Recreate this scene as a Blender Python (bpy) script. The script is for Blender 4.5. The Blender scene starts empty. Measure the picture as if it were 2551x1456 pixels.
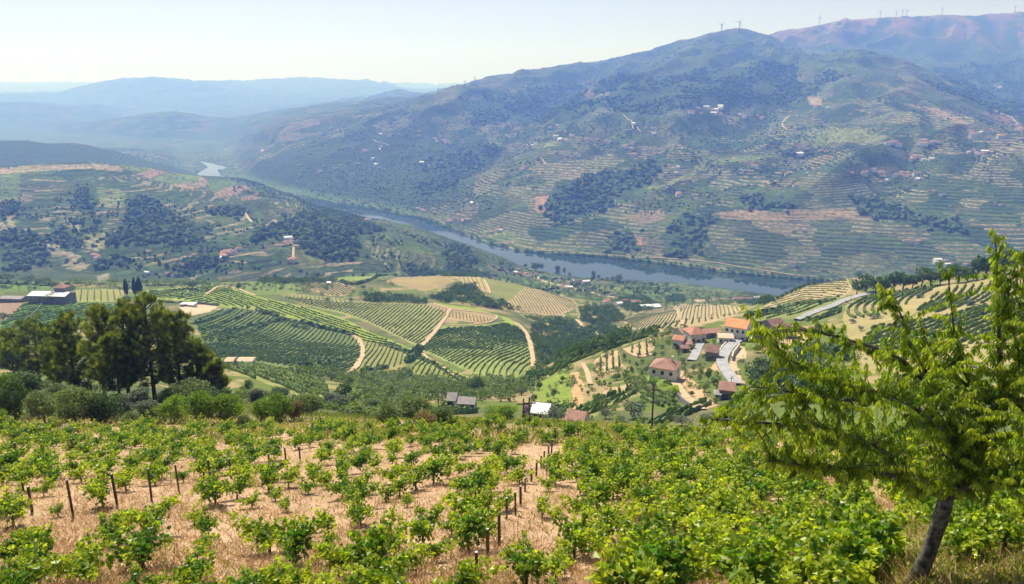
import bpy, math, random
import numpy as np
from mathutils import Vector, Matrix
R = math.radians
rng = np.random.default_rng(7); random.seed(7)
scene = bpy.context.scene
COL = scene.collection

# ------------------------------------------------------------------ camera, sky, sun, exposure
FPX = 800.0; PITCH = math.atan(210/800.0); CP, SP = math.cos(PITCH), math.sin(PITCH)
cam_d = bpy.data.cameras.new('camera'); cam = bpy.data.objects.new('camera', cam_d); COL.objects.link(cam)
cam_d.sensor_width = 36; cam_d.lens = FPX/1024*36; cam_d.clip_start = 0.5; cam_d.clip_end = 120000
cam.location = (0, 0, 0); cam.rotation_euler = (R(90)-PITCH, 0, 0); scene.camera = cam
SUN_EL, SUN_AZ = R(54), R(-30)          # azimuth measured from +Y towards +X
world = bpy.data.worlds.new('World'); scene.world = world; world.use_nodes = True
wn = world.node_tree; bg = wn.nodes['Background']
sky = wn.nodes.new('ShaderNodeTexSky'); sky.sky_type = 'NISHITA'; sky.sun_disc = False
sky.sun_elevation = SUN_EL; sky.sun_rotation = SUN_AZ; sky.altitude = 2200
sky.air_density = 1.0; sky.dust_density = 1.5; sky.ozone_density = 1.0
hsv = wn.nodes.new('ShaderNodeHueSaturation'); hsv.inputs['Saturation'].default_value = .32
wn.links.new(sky.outputs[0], hsv.inputs['Color']); tn = wn.nodes.new('ShaderNodeMix'); tn.data_type = 'RGBA'; tn.blend_type = 'MULTIPLY'; tn.inputs[0].default_value = 1; tn.inputs[7].default_value = (1.0, .93, .985, 1); wn.links.new(hsv.outputs[0], tn.inputs[6]); wn.links.new(tn.outputs[2], bg.inputs[0]); bg.inputs[1].default_value = 0.058
sl = bpy.data.lights.new('sun', 'SUN'); sl.energy = 5.0; sl.angle = R(0.55); sl.color = (1.0, 0.965, 0.955)
so = bpy.data.objects.new('sun', sl); COL.objects.link(so)
sdir = Vector((math.sin(SUN_AZ)*math.cos(SUN_EL), math.cos(SUN_AZ)*math.cos(SUN_EL), math.sin(SUN_EL)))
so.rotation_euler = sdir.to_track_quat('Z', 'Y').to_euler(); so.location = (0, 0, 900)
vs = scene.view_settings; vs.view_transform = 'Standard'; vs.look = 'None'; vs.gamma = 1; vs.exposure = 0.5
try:
    cy = scene.cycles
    cy.max_bounces = 6; cy.diffuse_bounces = 2; cy.glossy_bounces = 2; cy.transmission_bounces = 3
    cy.transparent_max_bounces = 6; cy.volume_bounces = 3; cy.use_denoising = True
    cy.caustics_reflective = False; cy.caustics_refractive = False
except Exception: pass
HAZE_DENSITY = 1.9e-4

# ------------------------------------------------------------------ helpers
S = 2551/1024.0
RIVZ = -400.0
def fv(y):
    v = np.asarray(y, float)/S - 292
    F = FPX*CP - v*SP
    return F, (FPX*SP + v*CP)/F
def ray(x, y):
    F, r = fv(y); return (np.asarray(x, float)/S - 512)/F, r      # azimuth a = X/Y, ratio r = -Z/Y
def project(P):
    P = np.asarray(P, float)
    X, Y, Z = P[..., 0], P[..., 1], P[..., 2]
    d = Y*CP - Z*SP; up = Y*SP + Z*CP
    return (512 + FPX*X/d)*S, (292 - FPX*up/d)*S

def hash2(ix, iy, seed):
    h = (ix.astype(np.int64)*374761393 + iy.astype(np.int64)*668265263 + seed*1274126177) & 0xffffffff
    h = ((h ^ (h >> 13))*1274126177) & 0xffffffff
    return ((h ^ (h >> 16)) & 0xffffff)/float(0xffffff)
def vnoise(x, y, seed=0):
    ix = np.floor(x); iy = np.floor(y); fx = x-ix; fy = y-iy
    fx = fx*fx*(3-2*fx); fy = fy*fy*(3-2*fy)
    a = hash2(ix, iy, seed); b = hash2(ix+1, iy, seed); c = hash2(ix, iy+1, seed); d = hash2(ix+1, iy+1, seed)
    return (a*(1-fx)+b*fx)*(1-fy) + (c*(1-fx)+d*fx)*fy
def fbm(x, y, octv=4, seed=0):
    s = 0; amp = .5; f = 1.0; t = 0
    for o in range(octv):
        s = s + amp*vnoise(x*f+17.3*o, y*f-9.1*o, seed+o); t += amp; amp *= .5; f *= 2.03
    return s/t
def inpoly(px, py, poly):
    px = np.asarray(px, float); py = np.asarray(py, float)
    res = np.zeros(px.shape, bool)
    xs = [p[0] for p in poly]; ys = [p[1] for p in poly]
    m = (px >= min(xs)) & (px <= max(xs)) & (py >= min(ys)) & (py <= max(ys))
    if not m.any(): return res
    x = px[m]; y = py[m]; r = np.zeros(x.shape, bool); j = len(poly)-1
    for i in range(len(poly)):
        xi, yi = poly[i][0], poly[i][1]; xj, yj = poly[j][0], poly[j][1]
        c = ((yi > y) != (yj > y))
        if yi != yj: c = c & (x < (xj-xi)*(y-yi)/(yj-yi)+xi)
        r ^= c; j = i
    res[m] = r; return res

def mk_mesh(name, V, F, mats=(), smooth=False, midx=None, col=None):
    V = np.asarray(V, np.float32).reshape(-1, 3); me = bpy.data.meshes.new(name)
    if isinstance(F, np.ndarray):
        k = F.shape[1]; n = F.shape[0]
        me.vertices.add(len(V)); me.vertices.foreach_set('co', V.ravel())
        me.loops.add(n*k); me.loops.foreach_set('vertex_index', F.astype(np.int32).ravel())
        me.polygons.add(n); me.polygons.foreach_set('loop_start', np.arange(0, n*k, k, dtype=np.int32))
        me.polygons.foreach_set('loop_total', np.full(n, k, np.int32))
    else:
        me.from_pydata([tuple(map(float, v)) for v in V], [], [tuple(int(i) for i in f) for f in F])
    for m in mats: me.materials.append(m)
    n = len(me.polygons)
    if midx is not None: me.polygons.foreach_set('material_index', np.asarray(midx, np.int32))
    me.polygons.foreach_set('use_smooth', np.full(n, smooth, bool))
    if col is not None:
        at = me.color_attributes.new('tint', 'FLOAT_COLOR', 'POINT')
        c = np.ones((len(V), 4), np.float32); c[:, :col.shape[1]] = col
        at.data.foreach_set('color', c.ravel())
    me.update(calc_edges=True); me.validate(verbose=False)
    return me
def tag(o, label=None, cat=None, group=None, kind=None):
    if label: o['label'] = label
    if cat: o['category'] = cat
    if group: o['group'] = group
    if kind: o['kind'] = kind
    return o
def link(name, me, parent=None, loc=None, rot=None, scale=None):
    o = bpy.data.objects.new(name, me); COL.objects.link(o)
    if parent is not None: o.parent = parent
    if loc is not None: o.location = [float(c) for c in loc]
    if rot is not None: o.rotation_euler = rot
    if scale is not None: o.scale = scale
    return o
def empty(name, loc, rz=0, scale=None):
    o = link(name, None, loc=loc, rot=(0, 0, rz), scale=scale); o.empty_display_size = .5; return o
ORD = ['', 'first', 'second', 'third', 'fourth', 'fifth', 'sixth', 'seventh', 'eighth', 'ninth', 'tenth', 'eleventh', 'twelfth',
       'thirteenth', 'fourteenth', 'fifteenth', 'sixteenth', 'seventeenth', 'eighteenth', 'nineteenth']
TENS = {2: 'twenti', 3: 'thirti', 4: 'forti', 5: 'fifti', 6: 'sixti', 7: 'seventi', 8: 'eighti', 9: 'nineti'}
TENW = {2: 'twenty', 3: 'thirty', 4: 'forty', 5: 'fifty', 6: 'sixty', 7: 'seventy', 8: 'eighty', 9: 'ninety'}
def ordw(n):
    if n < 20: return ORD[n]
    if n < 100: return TENS[n//10]+'eth' if n % 10 == 0 else TENW[n//10]+'-'+ORD[n % 10]
    return 'hundred-and-'+ordw(n-100) if n > 100 else 'hundredth'
class MB:      # small mesh builder with material indices
    def __init__(s): s.v = []; s.f = []; s.m = []
    def add(s, V, F, mi=0):
        b = len(s.v); s.v += [tuple(map(float, p)) for p in V]; s.f += [tuple(b+i for i in f) for f in F]; s.m += [mi]*len(F)
    def box(s, x0, x1, y0, y1, z0, z1, mi=0):
        V = [(x0,y0,z0),(x1,y0,z0),(x1,y1,z0),(x0,y1,z0),(x0,y0,z1),(x1,y0,z1),(x1,y1,z1),(x0,y1,z1)]
        s.add(V, [(0,3,2,1),(4,5,6,7),(0,1,5,4),(1,2,6,5),(2,3,7,6),(3,0,4,7)], mi)
    def tube(s, pts, rad, n=7, mi=0, cap=True):
        pts = [Vector(p) for p in pts]; rings = []
        for i, p in enumerate(pts):
            d = (pts[min(i+1, len(pts)-1)]-pts[max(i-1, 0)])
            d = d.normalized() if d.length > 1e-9 else Vector((0, 0, 1))
            a = d.cross(Vector((0.3, 0.9, 0.1))); a = a.normalized() if a.length > 1e-4 else Vector((1, 0, 0)); b = d.cross(a)
            r = rad[i] if hasattr(rad, '__len__') else rad
            rings.append([p+(a*math.cos(2*math.pi*k/n)+b*math.sin(2*math.pi*k/n))*r for k in range(n)])
        V = [q for rr in rings for q in rr]; F = []
        for i in range(len(pts)-1):
            for k in range(n):
                F.append((i*n+k, i*n+(k+1) % n, (i+1)*n+(k+1) % n, (i+1)*n+k))
        if cap: F += [tuple(range(n))[::-1], tuple((len(pts)-1)*n+k for k in range(n))]
        s.add(V, F, mi)
    def mesh(s, name, mats, smooth=False): return mk_mesh(name, s.v, s.f, mats, smooth, s.m)

# ------------------------------------------------------------------ materials
def new_mat(name):
    m = bpy.data.materials.new(name); m.use_nodes = True; nt = m.node_tree
    return m, nt, nt.nodes['Principled BSDF'], nt.nodes['Material Output']
def N(nt, t, **kw):
    n = nt.nodes.new(t)
    for k, v in kw.items(): setattr(n, k, v)
    return n
def mixcol(nt, a, b, fac, mode='MIX'):
    n = nt.nodes.new('ShaderNodeMix'); n.data_type = 'RGBA'; n.blend_type = mode; n.clamp_factor = True
    for sock, val in ((n.inputs[0], fac), (n.inputs[6], a), (n.inputs[7], b)):
        if hasattr(val, 'is_linked'): nt.links.new(val, sock)
        elif hasattr(val, '__len__'): sock.default_value = (*val[:3], 1)
        else: sock.default_value = val
    return n.outputs[2]
def mth(nt, op, a, b=None, c=None):
    n = nt.nodes.new('ShaderNodeMath'); n.operation = op
    for i, val in enumerate((a, b, c)):
        if val is None: continue
        if hasattr(val, 'is_linked'): nt.links.new(val, n.inputs[i])
        else: n.inputs[i].default_value = val
    return n.outputs[0]
def ramp(nt, fac, lo, hi):
    n = nt.nodes.new('ShaderNodeMapRange'); n.interpolation_type = 'SMOOTHSTEP'
    nt.links.new(fac, n.inputs[0]); n.inputs[1].default_value = lo; n.inputs[2].default_value = hi
    return n.outputs[0]
def noise(nt, scale, detail=4, rough=.6, vec=None):
    n = N(nt, 'ShaderNodeTexNoise'); n.inputs['Scale'].default_value = scale; n.inputs['Detail'].default_value = detail
    n.inputs['Roughness'].default_value = rough
    if vec is not None: nt.links.new(vec, n.inputs['Vector'])
    return n.outputs[0]
def coords(nt):
    return N(nt, 'ShaderNodeTexCoord').outputs['Object']
def leaf_mat(name, base, young, trans=.35, rough=.45, spec=.4, tmul=(1.5, 1.6, .7)):
    """foliage: per-vertex tint picks between the mature and the young leaf colour; light passes through."""
    m, nt, p, out = new_mat(name)
    at = N(nt, 'ShaderNodeAttribute'); at.attribute_name = 'tint'
    sep = N(nt, 'ShaderNodeSeparateColor'); nt.links.new(at.outputs['Color'], sep.inputs[0])
    oi = N(nt, 'ShaderNodeObjectInfo')
    rr = mth(nt, 'MULTIPLY_ADD', oi.outputs['Random'], .3, -.15)
    c = mixcol(nt, base, young, mth(nt, 'ADD', sep.outputs[0], rr))
    k = mth(nt, 'MULTIPLY_ADD', sep.outputs[1], .6, .7)
    hs = N(nt, 'ShaderNodeHueSaturation'); nt.links.new(c, hs.inputs['Color']); nt.links.new(k, hs.inputs['Value'])
    nt.links.new(hs.outputs[0], p.inputs['Base Color']); p.inputs['Roughness'].default_value = rough
    p.inputs['Specular IOR Level'].default_value = spec
    tr = N(nt, 'ShaderNodeBsdfTranslucent')
    nt.links.new(mixcol(nt, hs.outputs[0], tmul, 1.0, 'MULTIPLY'), tr.inputs[0])
    mx = N(nt, 'ShaderNodeMixShader'); mx.inputs[0].default_value = trans
    nt.links.new(p.outputs[0], mx.inputs[1]); nt.links.new(tr.outputs[0], mx.inputs[2]); nt.links.new(mx.outputs[0], out.inputs[0])
    return m
def plain_mat(name, c1, c2, scale=3, rough=.85, spec=.2, bump=0, detail=5):
    m, nt, p, out = new_mat(name); v = coords(nt); f = noise(nt, scale, detail, .65, v)
    nt.links.new(mixcol(nt, c1, c2, ramp(nt, f, .35, .65)), p.inputs['Base Color'])
    p.inputs['Roughness'].default_value = rough; p.inputs['Specular IOR Level'].default_value = spec
    if bump:
        b = N(nt, 'ShaderNodeBump'); b.inputs['Strength'].default_value = bump; nt.links.new(f, b.inputs['Height']); nt.links.new(b.outputs[0], p.inputs['Normal'])
    return m
M = {}
M['vine'] = leaf_mat('vine_leaf', (.062, .165, .013), (.52, .56, .03), .5, .4, .5)
M['vinerow'] = leaf_mat('vine_row_leaf', (.065, .13, .028), (.22, .29, .055), .3, .6, .2)
M['peach'] = leaf_mat('peach_leaf', (.085, .19, .014), (.52, .56, .04), .52, .36, .6)
M['pine'] = leaf_mat('pine_needles', (.055, .085, .018), (.32, .34, .05), .48, .6, .2)
M['oak'] = leaf_mat('dark_leaf', (.035, .08, .02), (.13, .20, .04), .28, .6, .2)
M['olive'] = leaf_mat('olive_leaf', (.085, .115, .06), (.2, .235, .14), .15, .6, .3, (1.2, 1.3, .9))
M['broom'] = leaf_mat('bright_shrub_leaf', (.08, .17, .012), (.28, .38, .03), .38, .6, .2)
M['scrub'] = leaf_mat('shrub_leaf', (.09, .14, .045), (.25, .31, .11), .35, .6, .2)
M['rust'] = leaf_mat('dry_shrub_leaf', (.12, .085, .03), (.26, .2, .07), .2, .7, .1)
M['cypress'] = leaf_mat('cypress_leaf', (.014, .03, .012), (.035, .055, .02), .1, .7, .1)
M['purple'] = leaf_mat('purple_blossom', (.22, .05, .22), (.4, .15, .4), .2, .6, .2, (1.2, .9, 1.2))
M['wood_far'] = leaf_mat('woodland_leaf', (.035, .07, .026), (.10, .14, .045), .08, .8, .1)
M['grass'] = leaf_mat('dry_grass_blade', (.34, .21, .11), (.62, .45, .26), .3, .7, .2, (1.1, 1.0, .8))
M['weed'] = leaf_mat('weed_blade', (.14, .19, .03), (.40, .38, .09), .3, .7, .2)
M['bark'] = plain_mat('bark', (.05, .04, .032), (.14, .12, .10), 9, .9, .1, .6)
M['paintedbark'] = plain_mat('pale_bark', (.045, .04, .035), (.20, .185, .165), 7, .9, .1, .5)
M['post'] = plain_mat('weathered_post', (.045, .035, .03), (.11, .085, .07), 5, .8, .2, .3)
M['posttop'] = plain_mat('pale_post_top', (.45, .43, .4), (.6, .58, .54), 5, .8)
M['white'] = plain_mat('white_plaster', (.70, .70, .70), (.82, .81, .79), .7, .8)
M['cream'] = plain_mat('cream_plaster', (.55, .5, .42), (.68, .63, .54), .7, .8)
M['stone'] = plain_mat('grey_stone', (.14, .13, .125), (.30, .28, .26), 1.2, .9, .1, .4)
M['dark'] = plain_mat('dark_opening', (.02, .02, .022), (.04, .04, .04), 1, .3, .5)
M['asph'] = plain_mat('pale_asphalt', (.30, .30, .31), (.40, .40, .41), .3, .9, .1)
M['dirt'] = plain_mat('dirt_track', (.42, .30, .18), (.55, .42, .28), .4, .95, .05)
M['steel'] = plain_mat('pale_turbine_paint', (.26, .27, .30), (.34, .35, .38), .1, .5)
M['metal'] = plain_mat('dark_pole', (.07, .06, .055), (.13, .11, .10), 2, .7)
M['sheet'] = plain_mat('white_sheet_roof', (.75, .75, .74), (.85, .85, .84), .4, .5)
M['rock'] = plain_mat('rock', (.20, .17, .15), (.36, .31, .27), 1.5, .95, .1, .5)
def roof_mat(name, c1, c2):
    m, nt, p, out = new_mat(name); v = coords(nt); w = N(nt, 'ShaderNodeTexWave'); w.inputs['Scale'].default_value = 1.3
    w.inputs['Distortion'].default_value = .6; nt.links.new(v, w.inputs[0]); f = noise(nt, .6, 5, .7, v)
    c = mixcol(nt, c1, c2, ramp(nt, f, .35, .65)); c = mixcol(nt, c, (.6, .55, .5), mth(nt, 'MULTIPLY', w.outputs[1], .25), 'MULTIPLY')
    nt.links.new(c, p.inputs['Base Color']); p.inputs['Roughness'].default_value = .85
    return m
M['r_orange'] = roof_mat('orange_tiles', (.62, .26, .10), (.74, .36, .16))
M['r_terra'] = roof_mat('terracotta_tiles', (.38, .16, .10), (.52, .26, .17))
M['r_pink'] = roof_mat('pink_brown_tiles', (.30, .16, .12), (.42, .24, .19))
M['r_brown'] = roof_mat('brown_tiles', (.20, .11, .09), (.30, .17, .14))
M['r_pale'] = roof_mat('pale_tiles', (.55, .40, .28), (.68, .50, .36))
M['r_grey'] = roof_mat('grey_roof', (.26, .24, .24), (.38, .35, .34))

# ------------------------------------------------------------------ terrain: knot curves, each (x, y, Y | 'r' | ('s', slope) | ('z', z))
def zz(z): return ('z', z)
def sp(s): return ('s', s)
BANK_FAR = [(500,441),(560,441),(600,446),(625,450),(700,472),(780,493),(841,506),(934,520),(1059,548),(1121,570),(1214,607),(1308,629),(1495,641),(1632,656),(1706,666),(1812,681),(1893,688),(1980,696),(2100,706),(2551,735),(3200,770)]
CURVES = [
 ([(1275, 0, (2.0, -6.6))], 0),
 ([(0,0,(8.0,-7.6)),(1500,0,(8.0,-7.6)),(2300,0,(8.0,-7.6)),(2551,0,(8.0,-7.6))], 6),
 ([(0,1475,20),(1500,1470,20),(1900,1440,19),(2200,1450,15.0),(2300,1440,13.6),(2551,1425,13.6)], 20),
 ([(0,1185,42),(1500,1200,42),(1900,1215,40),(2300,1240,36),(2551,1250,34)], 45),
 ([(0,1062,78),(500,1058,80),(900,1045,85),(1300,1048,88),(1600,1065,86),(1800,1085,80),(2100,1095,75),(2551,1110,65)], 60),
 ([(0,975,125),(300,975,125),(550,990,118),(700,1015,112),(850,1030,110),(950,1050,108),(1100,1075,110),(1300,1070,112),(1600,1100,106),(2000,1130,100),(2551,1150,90)], 40),
 ([(0,930,220),(300,935,220),(550,985,225),(800,1005,215),(1000,1020,205),(1200,1030,205),(1400,1050,200),(1600,1060,190),(1800,1075,180),(2000,1060,180),(2250,1040,170),(2551,1020,160)], 30),
 ([(0,880,370),(300,890,360),(550,905,330),(700,925,320),(830,960,300),(1000,985,290),(1150,975,300),(1300,965,300),(1400,960,285),(1600,950,270),(1800,930,270),(2000,900,290),(2250,880,280),(2551,860,260)], 60),
 ([(0,850,450),(300,850,440),(480,890,400),(650,905,400),(800,920,390),(900,938,375),(1000,960,360),(1150,960,360),(1250,952,370),(1320,935,370),(1400,893,370),(1560,836,390),(1700,800,420),(1850,780,450),(2000,780,430),(2250,765,400),(2551,740,360)], 90),
 ([(0,800,530),(300,790,540),(500,850,500),(650,870,480),(800,890,460),(900,900,460),(1000,925,420),(1150,920,430),(1250,915,440),(1320,930,440),(1400,935,440),(1560,900,470),(1700,850,520),(1850,800,560),(2000,745,520),(2250,725,480),(2551,690,420)], 60),
 ([(0,752,620),(200,752,620),(350,757,620),(500,790,600),(650,820,600),(800,840,600),(900,850,600),(1000,850,600),(1150,840,610),(1250,835,620),(1320,850,600),(1400,870,600),(1500,870,600),(1560,850,600),(1650,825,640),(1750,805,650),(1850,770,660),(1930,747,640),(2000,717,620),(2120,692,600),(2250,700,560),(2400,680,520),(2551,645,480)], 80),
 ([(0,715,720),(200,712,730),(350,715,740),(500,712,790),(560,712,790),(700,735,760),(850,745,770),(1000,757,760),(1080,757,770),(1200,778,750),(1290,797,740),(1350,840,720),(1450,830,740),(1560,815,740),(1620,790,760),(1750,762,800),(1850,758,800),(1900,790,760),(2000,770,700),(2250,760,700),(2551,740,650)], 60),
 ([(0,700,820),(200,700,850),(350,708,860),(500,704,900),(600,702,920),(750,698,940),(850,690,980),(950,685,1000),(1000,690,980),(1100,688,980),(1200,692,960),(1300,713,940),(1400,745,920),(1450,765,900),(1550,790,900),(1650,785,900),(1750,775,900),(1850,775,900),(2000,800,900),(2551,790,850)], 60),
 ([(0,745,950),(500,740,1020),(850,730,1080),(1000,720,1080),(1200,725,1080),(1300,735,1080),(1400,740,1080),(1500,755,1080),(1700,750,1100),(1850,750,1150),(2000,770,1150),(2551,800,1100)], 20),
 ([(0,700,1150),(300,700,1150),(600,705,1180),(850,705,1200),(1000,700,1250),(1150,695,1300),(1250,692,1350),(1350,710,1330),(1500,722,1330),(1700,728,1350),(1850,735,1380),(2000,745,1380),(2551,760,1350)], 40),
 ([(0,560,1500),(300,560,1500),(600,570,1500),(850,590,1500),(1000,620,1480),(1100,645,1480),(1200,665,1520),(1260,676,1600),(1300,684,1620),(1400,697,1560),(1500,706,1510),(1700,718,1450),(1850,733,1400),(2000,743,1400),(2551,755,1380)], 90),
 ([(0,419,2100),(219,409,2150),(376,419,2200),(479,435,2230),(544,443,2250),(595,450,2250),(664,465,2250),(729,480,2230),(787,507,2200),(869,528,2150),(915,544,2100),(1028,564,1980),(1096,588,1880),(1183,617,1790),(1240,640,1740),(1295,664,'r'),(1400,688,'r'),(1500,697,'r'),(1700,708,'r'),(1850,727,'r'),(1950,740,'r'),(2551,752,'r'),(3200,790,'r')], 130),
 ([(0,440,2700),(376,440,2700),(479,450,2800),(544,450,2900),(595,450,3050),(664,465,'r'),(729,480,'r'),(787,506,'r'),(869,527,'r'),(915,542,'r'),(1028,562,'r'),(1096,586,'r'),(1183,615,'r'),(1240,634,'r'),(1295,650,'r'),(1400,662,'r'),(1500,668,'r'),(1700,685,'r'),(1850,700,'r'),(1950,712,'r'),(2551,742,'r'),(3200,780,'r')], 30),
 ([(0,352,3200),(65,351,3250),(113,358,3300),(185,358,3300),(219,363,3320),(294,380,3350),(359,399,3400),(428,418,3400),(470,431,3400)] + [(x, y, 'r') for x, y in BANK_FAR], 50),
 ([(0,380,3700),(200,385,3800),(300,390,3850),(400,405,3900),(470,415,3950),(500,415,'r'),(560,415,'r'),(585,425,'r'),(620,432,sp(.12)),(750,438,sp(.25)),(841,455,sp(.2)),(934,462,sp(.19)),(1059,485,sp(.18)),(1214,525,sp(.17)),(1308,555,sp(.18)),(1495,560,sp(.22)),(1706,585,sp(.3)),(1980,600,sp(.3)),(2251,600,sp(.3)),(2551,620,sp(.3))], 130),
 ([(0,380,4300),(250,372,4300),(274,371,4300),(325,371,4300),(411,380,4350),(462,397,4350),(500,405,4350),(560,402,4300),(600,400,4100),(640,390,sp(.22)),(750,390,sp(.25)),(841,390,sp(.17)),(934,385,sp(.17)),(1059,395,sp(.17)),(1214,420,sp(.16)),(1308,440,sp(.17)),(1495,450,sp(.19)),(1706,455,sp(.25)),(1980,460,sp(.22)),(2251,470,sp(.22)),(2551,490,sp(.22))], 130),
 ([(0,372,5200),(300,378,5200),(420,385,5200),(520,380,5100),(600,365,4900),(700,345,sp(.16)),(841,335,sp(.15)),(934,325,sp(.15)),(1059,315,sp(.15)),(1214,310,sp(.15)),(1308,320,sp(.15)),(1495,320,sp(.18)),(1706,320,sp(.18)),(1980,330,sp(.18)),(2251,340,sp(.18)),(2551,360,sp(.18))], 100),
 ([(0,365,6000),(300,345,6000),(420,325,6000),(520,335,6000),(582,343,5600),(667,322,sp(.12)),(719,307,sp(.12)),(841,291,sp(.12)),(933,277,sp(.12)),(1009,253,sp(.14)),(1060,243,sp(.15)),(1166,228,sp(.16)),(1289,215,sp(.16)),(1495,215,sp(.16)),(1706,205,sp(.16)),(1980,230,sp(.16)),(2251,240,sp(.16)),(2551,290,sp(.16))], 80),
 ([(0,345,7000),(34,342,7000),(205,308,7000),(325,291,7000),(428,277,7000),(513,291,7000),(582,296,6900),(650,283,6900),(700,272,6900),(787,263,7000),(872,257,7000),(944,245,7000),(1009,252,6000),(1060,241,5600),(1166,216,5400),(1211,202,5400),(1289,187,5400),(1354,175,5500),(1474,154,5700),(1567,130,5900),(1628,120,5700),(1679,102,5700),(1713,95,5700),(1765,84,5700),(1830,78,5700),(1867,82,5700),(1919,92,5600),(1953,116,5450),(2049,146,5000),(2080,133,4800),(2107,125,4700),(2151,125,4700),(2192,135,4600),(2261,161,4500),(2329,188,4400),(2411,212,4300),(2480,240,4200),(2551,262,4100)], 90),
 ([(0,300,8000),(200,300,8000),(500,300,8000),(872,270,8000),(944,262,8000),(995,245,7500),(1040,238,7400),(1060,238,7400),(1120,236,7000),(1289,215,6600),(1500,180,6600),(1800,100,6100),(1919,104,5900),(2050,160,5400),(2151,142,5150),(2250,172,5000),(2411,225,4800),(2551,275,4600)], 20),
 ([(0,263,9500),(62,258,9500),(171,260,9500),(240,264,9500),(308,284,9500),(400,290,9500),(700,280,9500),(944,246,8000),(995,234,8000),(1060,232,8000),(1180,216,8000),(1400,190,8000),(1800,130,7000),(1919,100,6300),(2050,112,6200),(2250,120,6100),(2411,140,5900),(2551,170,5600)], 30),
 ([(0,262,11000),(240,262,11000),(700,262,11000),(1060,240,10000),(1400,200,9500),(1800,120,7400),(1885,91,6700),(1919,86,6700),(1970,73,6750),(2035,63,6800),(2107,53,6850),(2158,48,6900),(2244,41,6950),(2295,38,7000),(2415,34,7000),(2535,29,7000),(3000,24,7000)], 50),
 ([(0,238,13500),(154,236,13500),(205,219,13500),(274,205,13500),(308,200,13500),(376,197,13500),(462,204,13500),(513,208,13500),(582,218,13500),(660,238,13500),(900,236,13500),(1060,236,13500),(1400,205,11500),(1919,130,11000),(2551,90,11000)], 30),
 ([(0,236,17000),(154,232,17000),(400,212,17000),(500,208,17000),(530,205,17000),(626,204,17000),(684,198,17000),(753,195,17000),(872,197,17000),(909,198,17000),(978,212,17000),(1029,226,17000),(1166,228,17000),(2551,220,17000)], 20),
 ([(0,225,22000),(1166,222,22000),(2551,222,22000)], 8),
 ([(0,207,28000),(205,205,28000),(300,208,28000),(872,206,28000),(968,204,28000),(1081,209,28000),(1166,207,28000),(2551,206,28000)], 10),
 ([(0,214,36000),(2551,214,36000)], 4)]
AMAX = 1.25
aa = np.concatenate([np.linspace(-AMAX, -.72, 60)[:-1], np.linspace(-.72, .72, 1240), np.linspace(.72, AMAX, 60)[1:]])
NC = len(aa); KY = []; KZ = []
for ci, (pts, nr) in enumerate(CURVES):
    A = []; D = []; Zr = []
    for x, y, t in pts:
        if isinstance(t, tuple) and not isinstance(t[0], str):
            F, r = fv(1450 if y == 0 else y); A.append((x/S-512)/F); D.append(t[0]); Zr.append(t[1]/t[0]); continue
        a, r = ray(x, y); a = float(a); r = float(r)
        if t == 'r': Yv = (-RIVZ-2.5)/r
        elif isinstance(t, tuple):
            yp = np.interp(a, aa, KY[-1]); zp = np.interp(a, aa, KZ[-1]); s = t[1]
            Yv = (s*yp - zp)/(s + r)
            Yv = max(Yv, yp+60)
        else: Yv = t
        A.append(a); D.append(Yv); Zr.append(-r)
    A = np.array(A); o = np.argsort(A); A = A[o]; D = np.array(D)[o]; Zr = np.array(Zr)[o]
    yk = np.interp(aa, A, D); zr = np.interp(aa, A, Zr)
    if KY: yk = np.maximum(yk, KY[-1]+2.0)
    w = 2 if ci < 5 or ci in (16, 18) else 5           # light smoothing along azimuth
    ker = np.ones(2*w+1)/(2*w+1)
    zr = np.convolve(np.pad(zr, w, 'edge'), ker, 'valid'); yk = np.convolve(np.pad(yk, w, 'edge'), ker, 'valid')
    KY.append(yk); KZ.append(zr*yk)
KY = np.array(KY); KZ = np.array(KZ)             # curves x columns
h = np.diff(KY, axis=0); dl = np.diff(KZ, axis=0)/h
sl_ = np.zeros_like(KZ)
pm = dl[:-1]*dl[1:] > 0
w1 = 2*h[1:]+h[:-1]; w2 = h[1:]+2*h[:-1]
with np.errstate(divide='ignore', invalid='ignore'):
    hm = (w1+w2)/(w1/dl[:-1]+w2/dl[1:])
sl_[1:-1] = np.where(pm, hm, 0); sl_[0] = dl[0]; sl_[-1] = dl[-1]
TY = [KY[0]]; TZ = [KZ[0]]
for k in range(1, len(CURVES)):
    n = CURVES[k][1]
    for j in range(1, n+1):
        t = j/n; hh = h[k-1]
        TY.append(KY[k-1]*(1-t)+KY[k]*t)
        TZ.append((2*t**3-3*t**2+1)*KZ[k-1]+(t**3-2*t**2+t)*hh*sl_[k-1]+(-2*t**3+3*t**2)*KZ[k]+(t**3-t**2)*hh*sl_[k])
TY = np.array(TY); TZ = np.array(TZ); TX = aa[None, :]*TY; NR = TY.shape[0]
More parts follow.
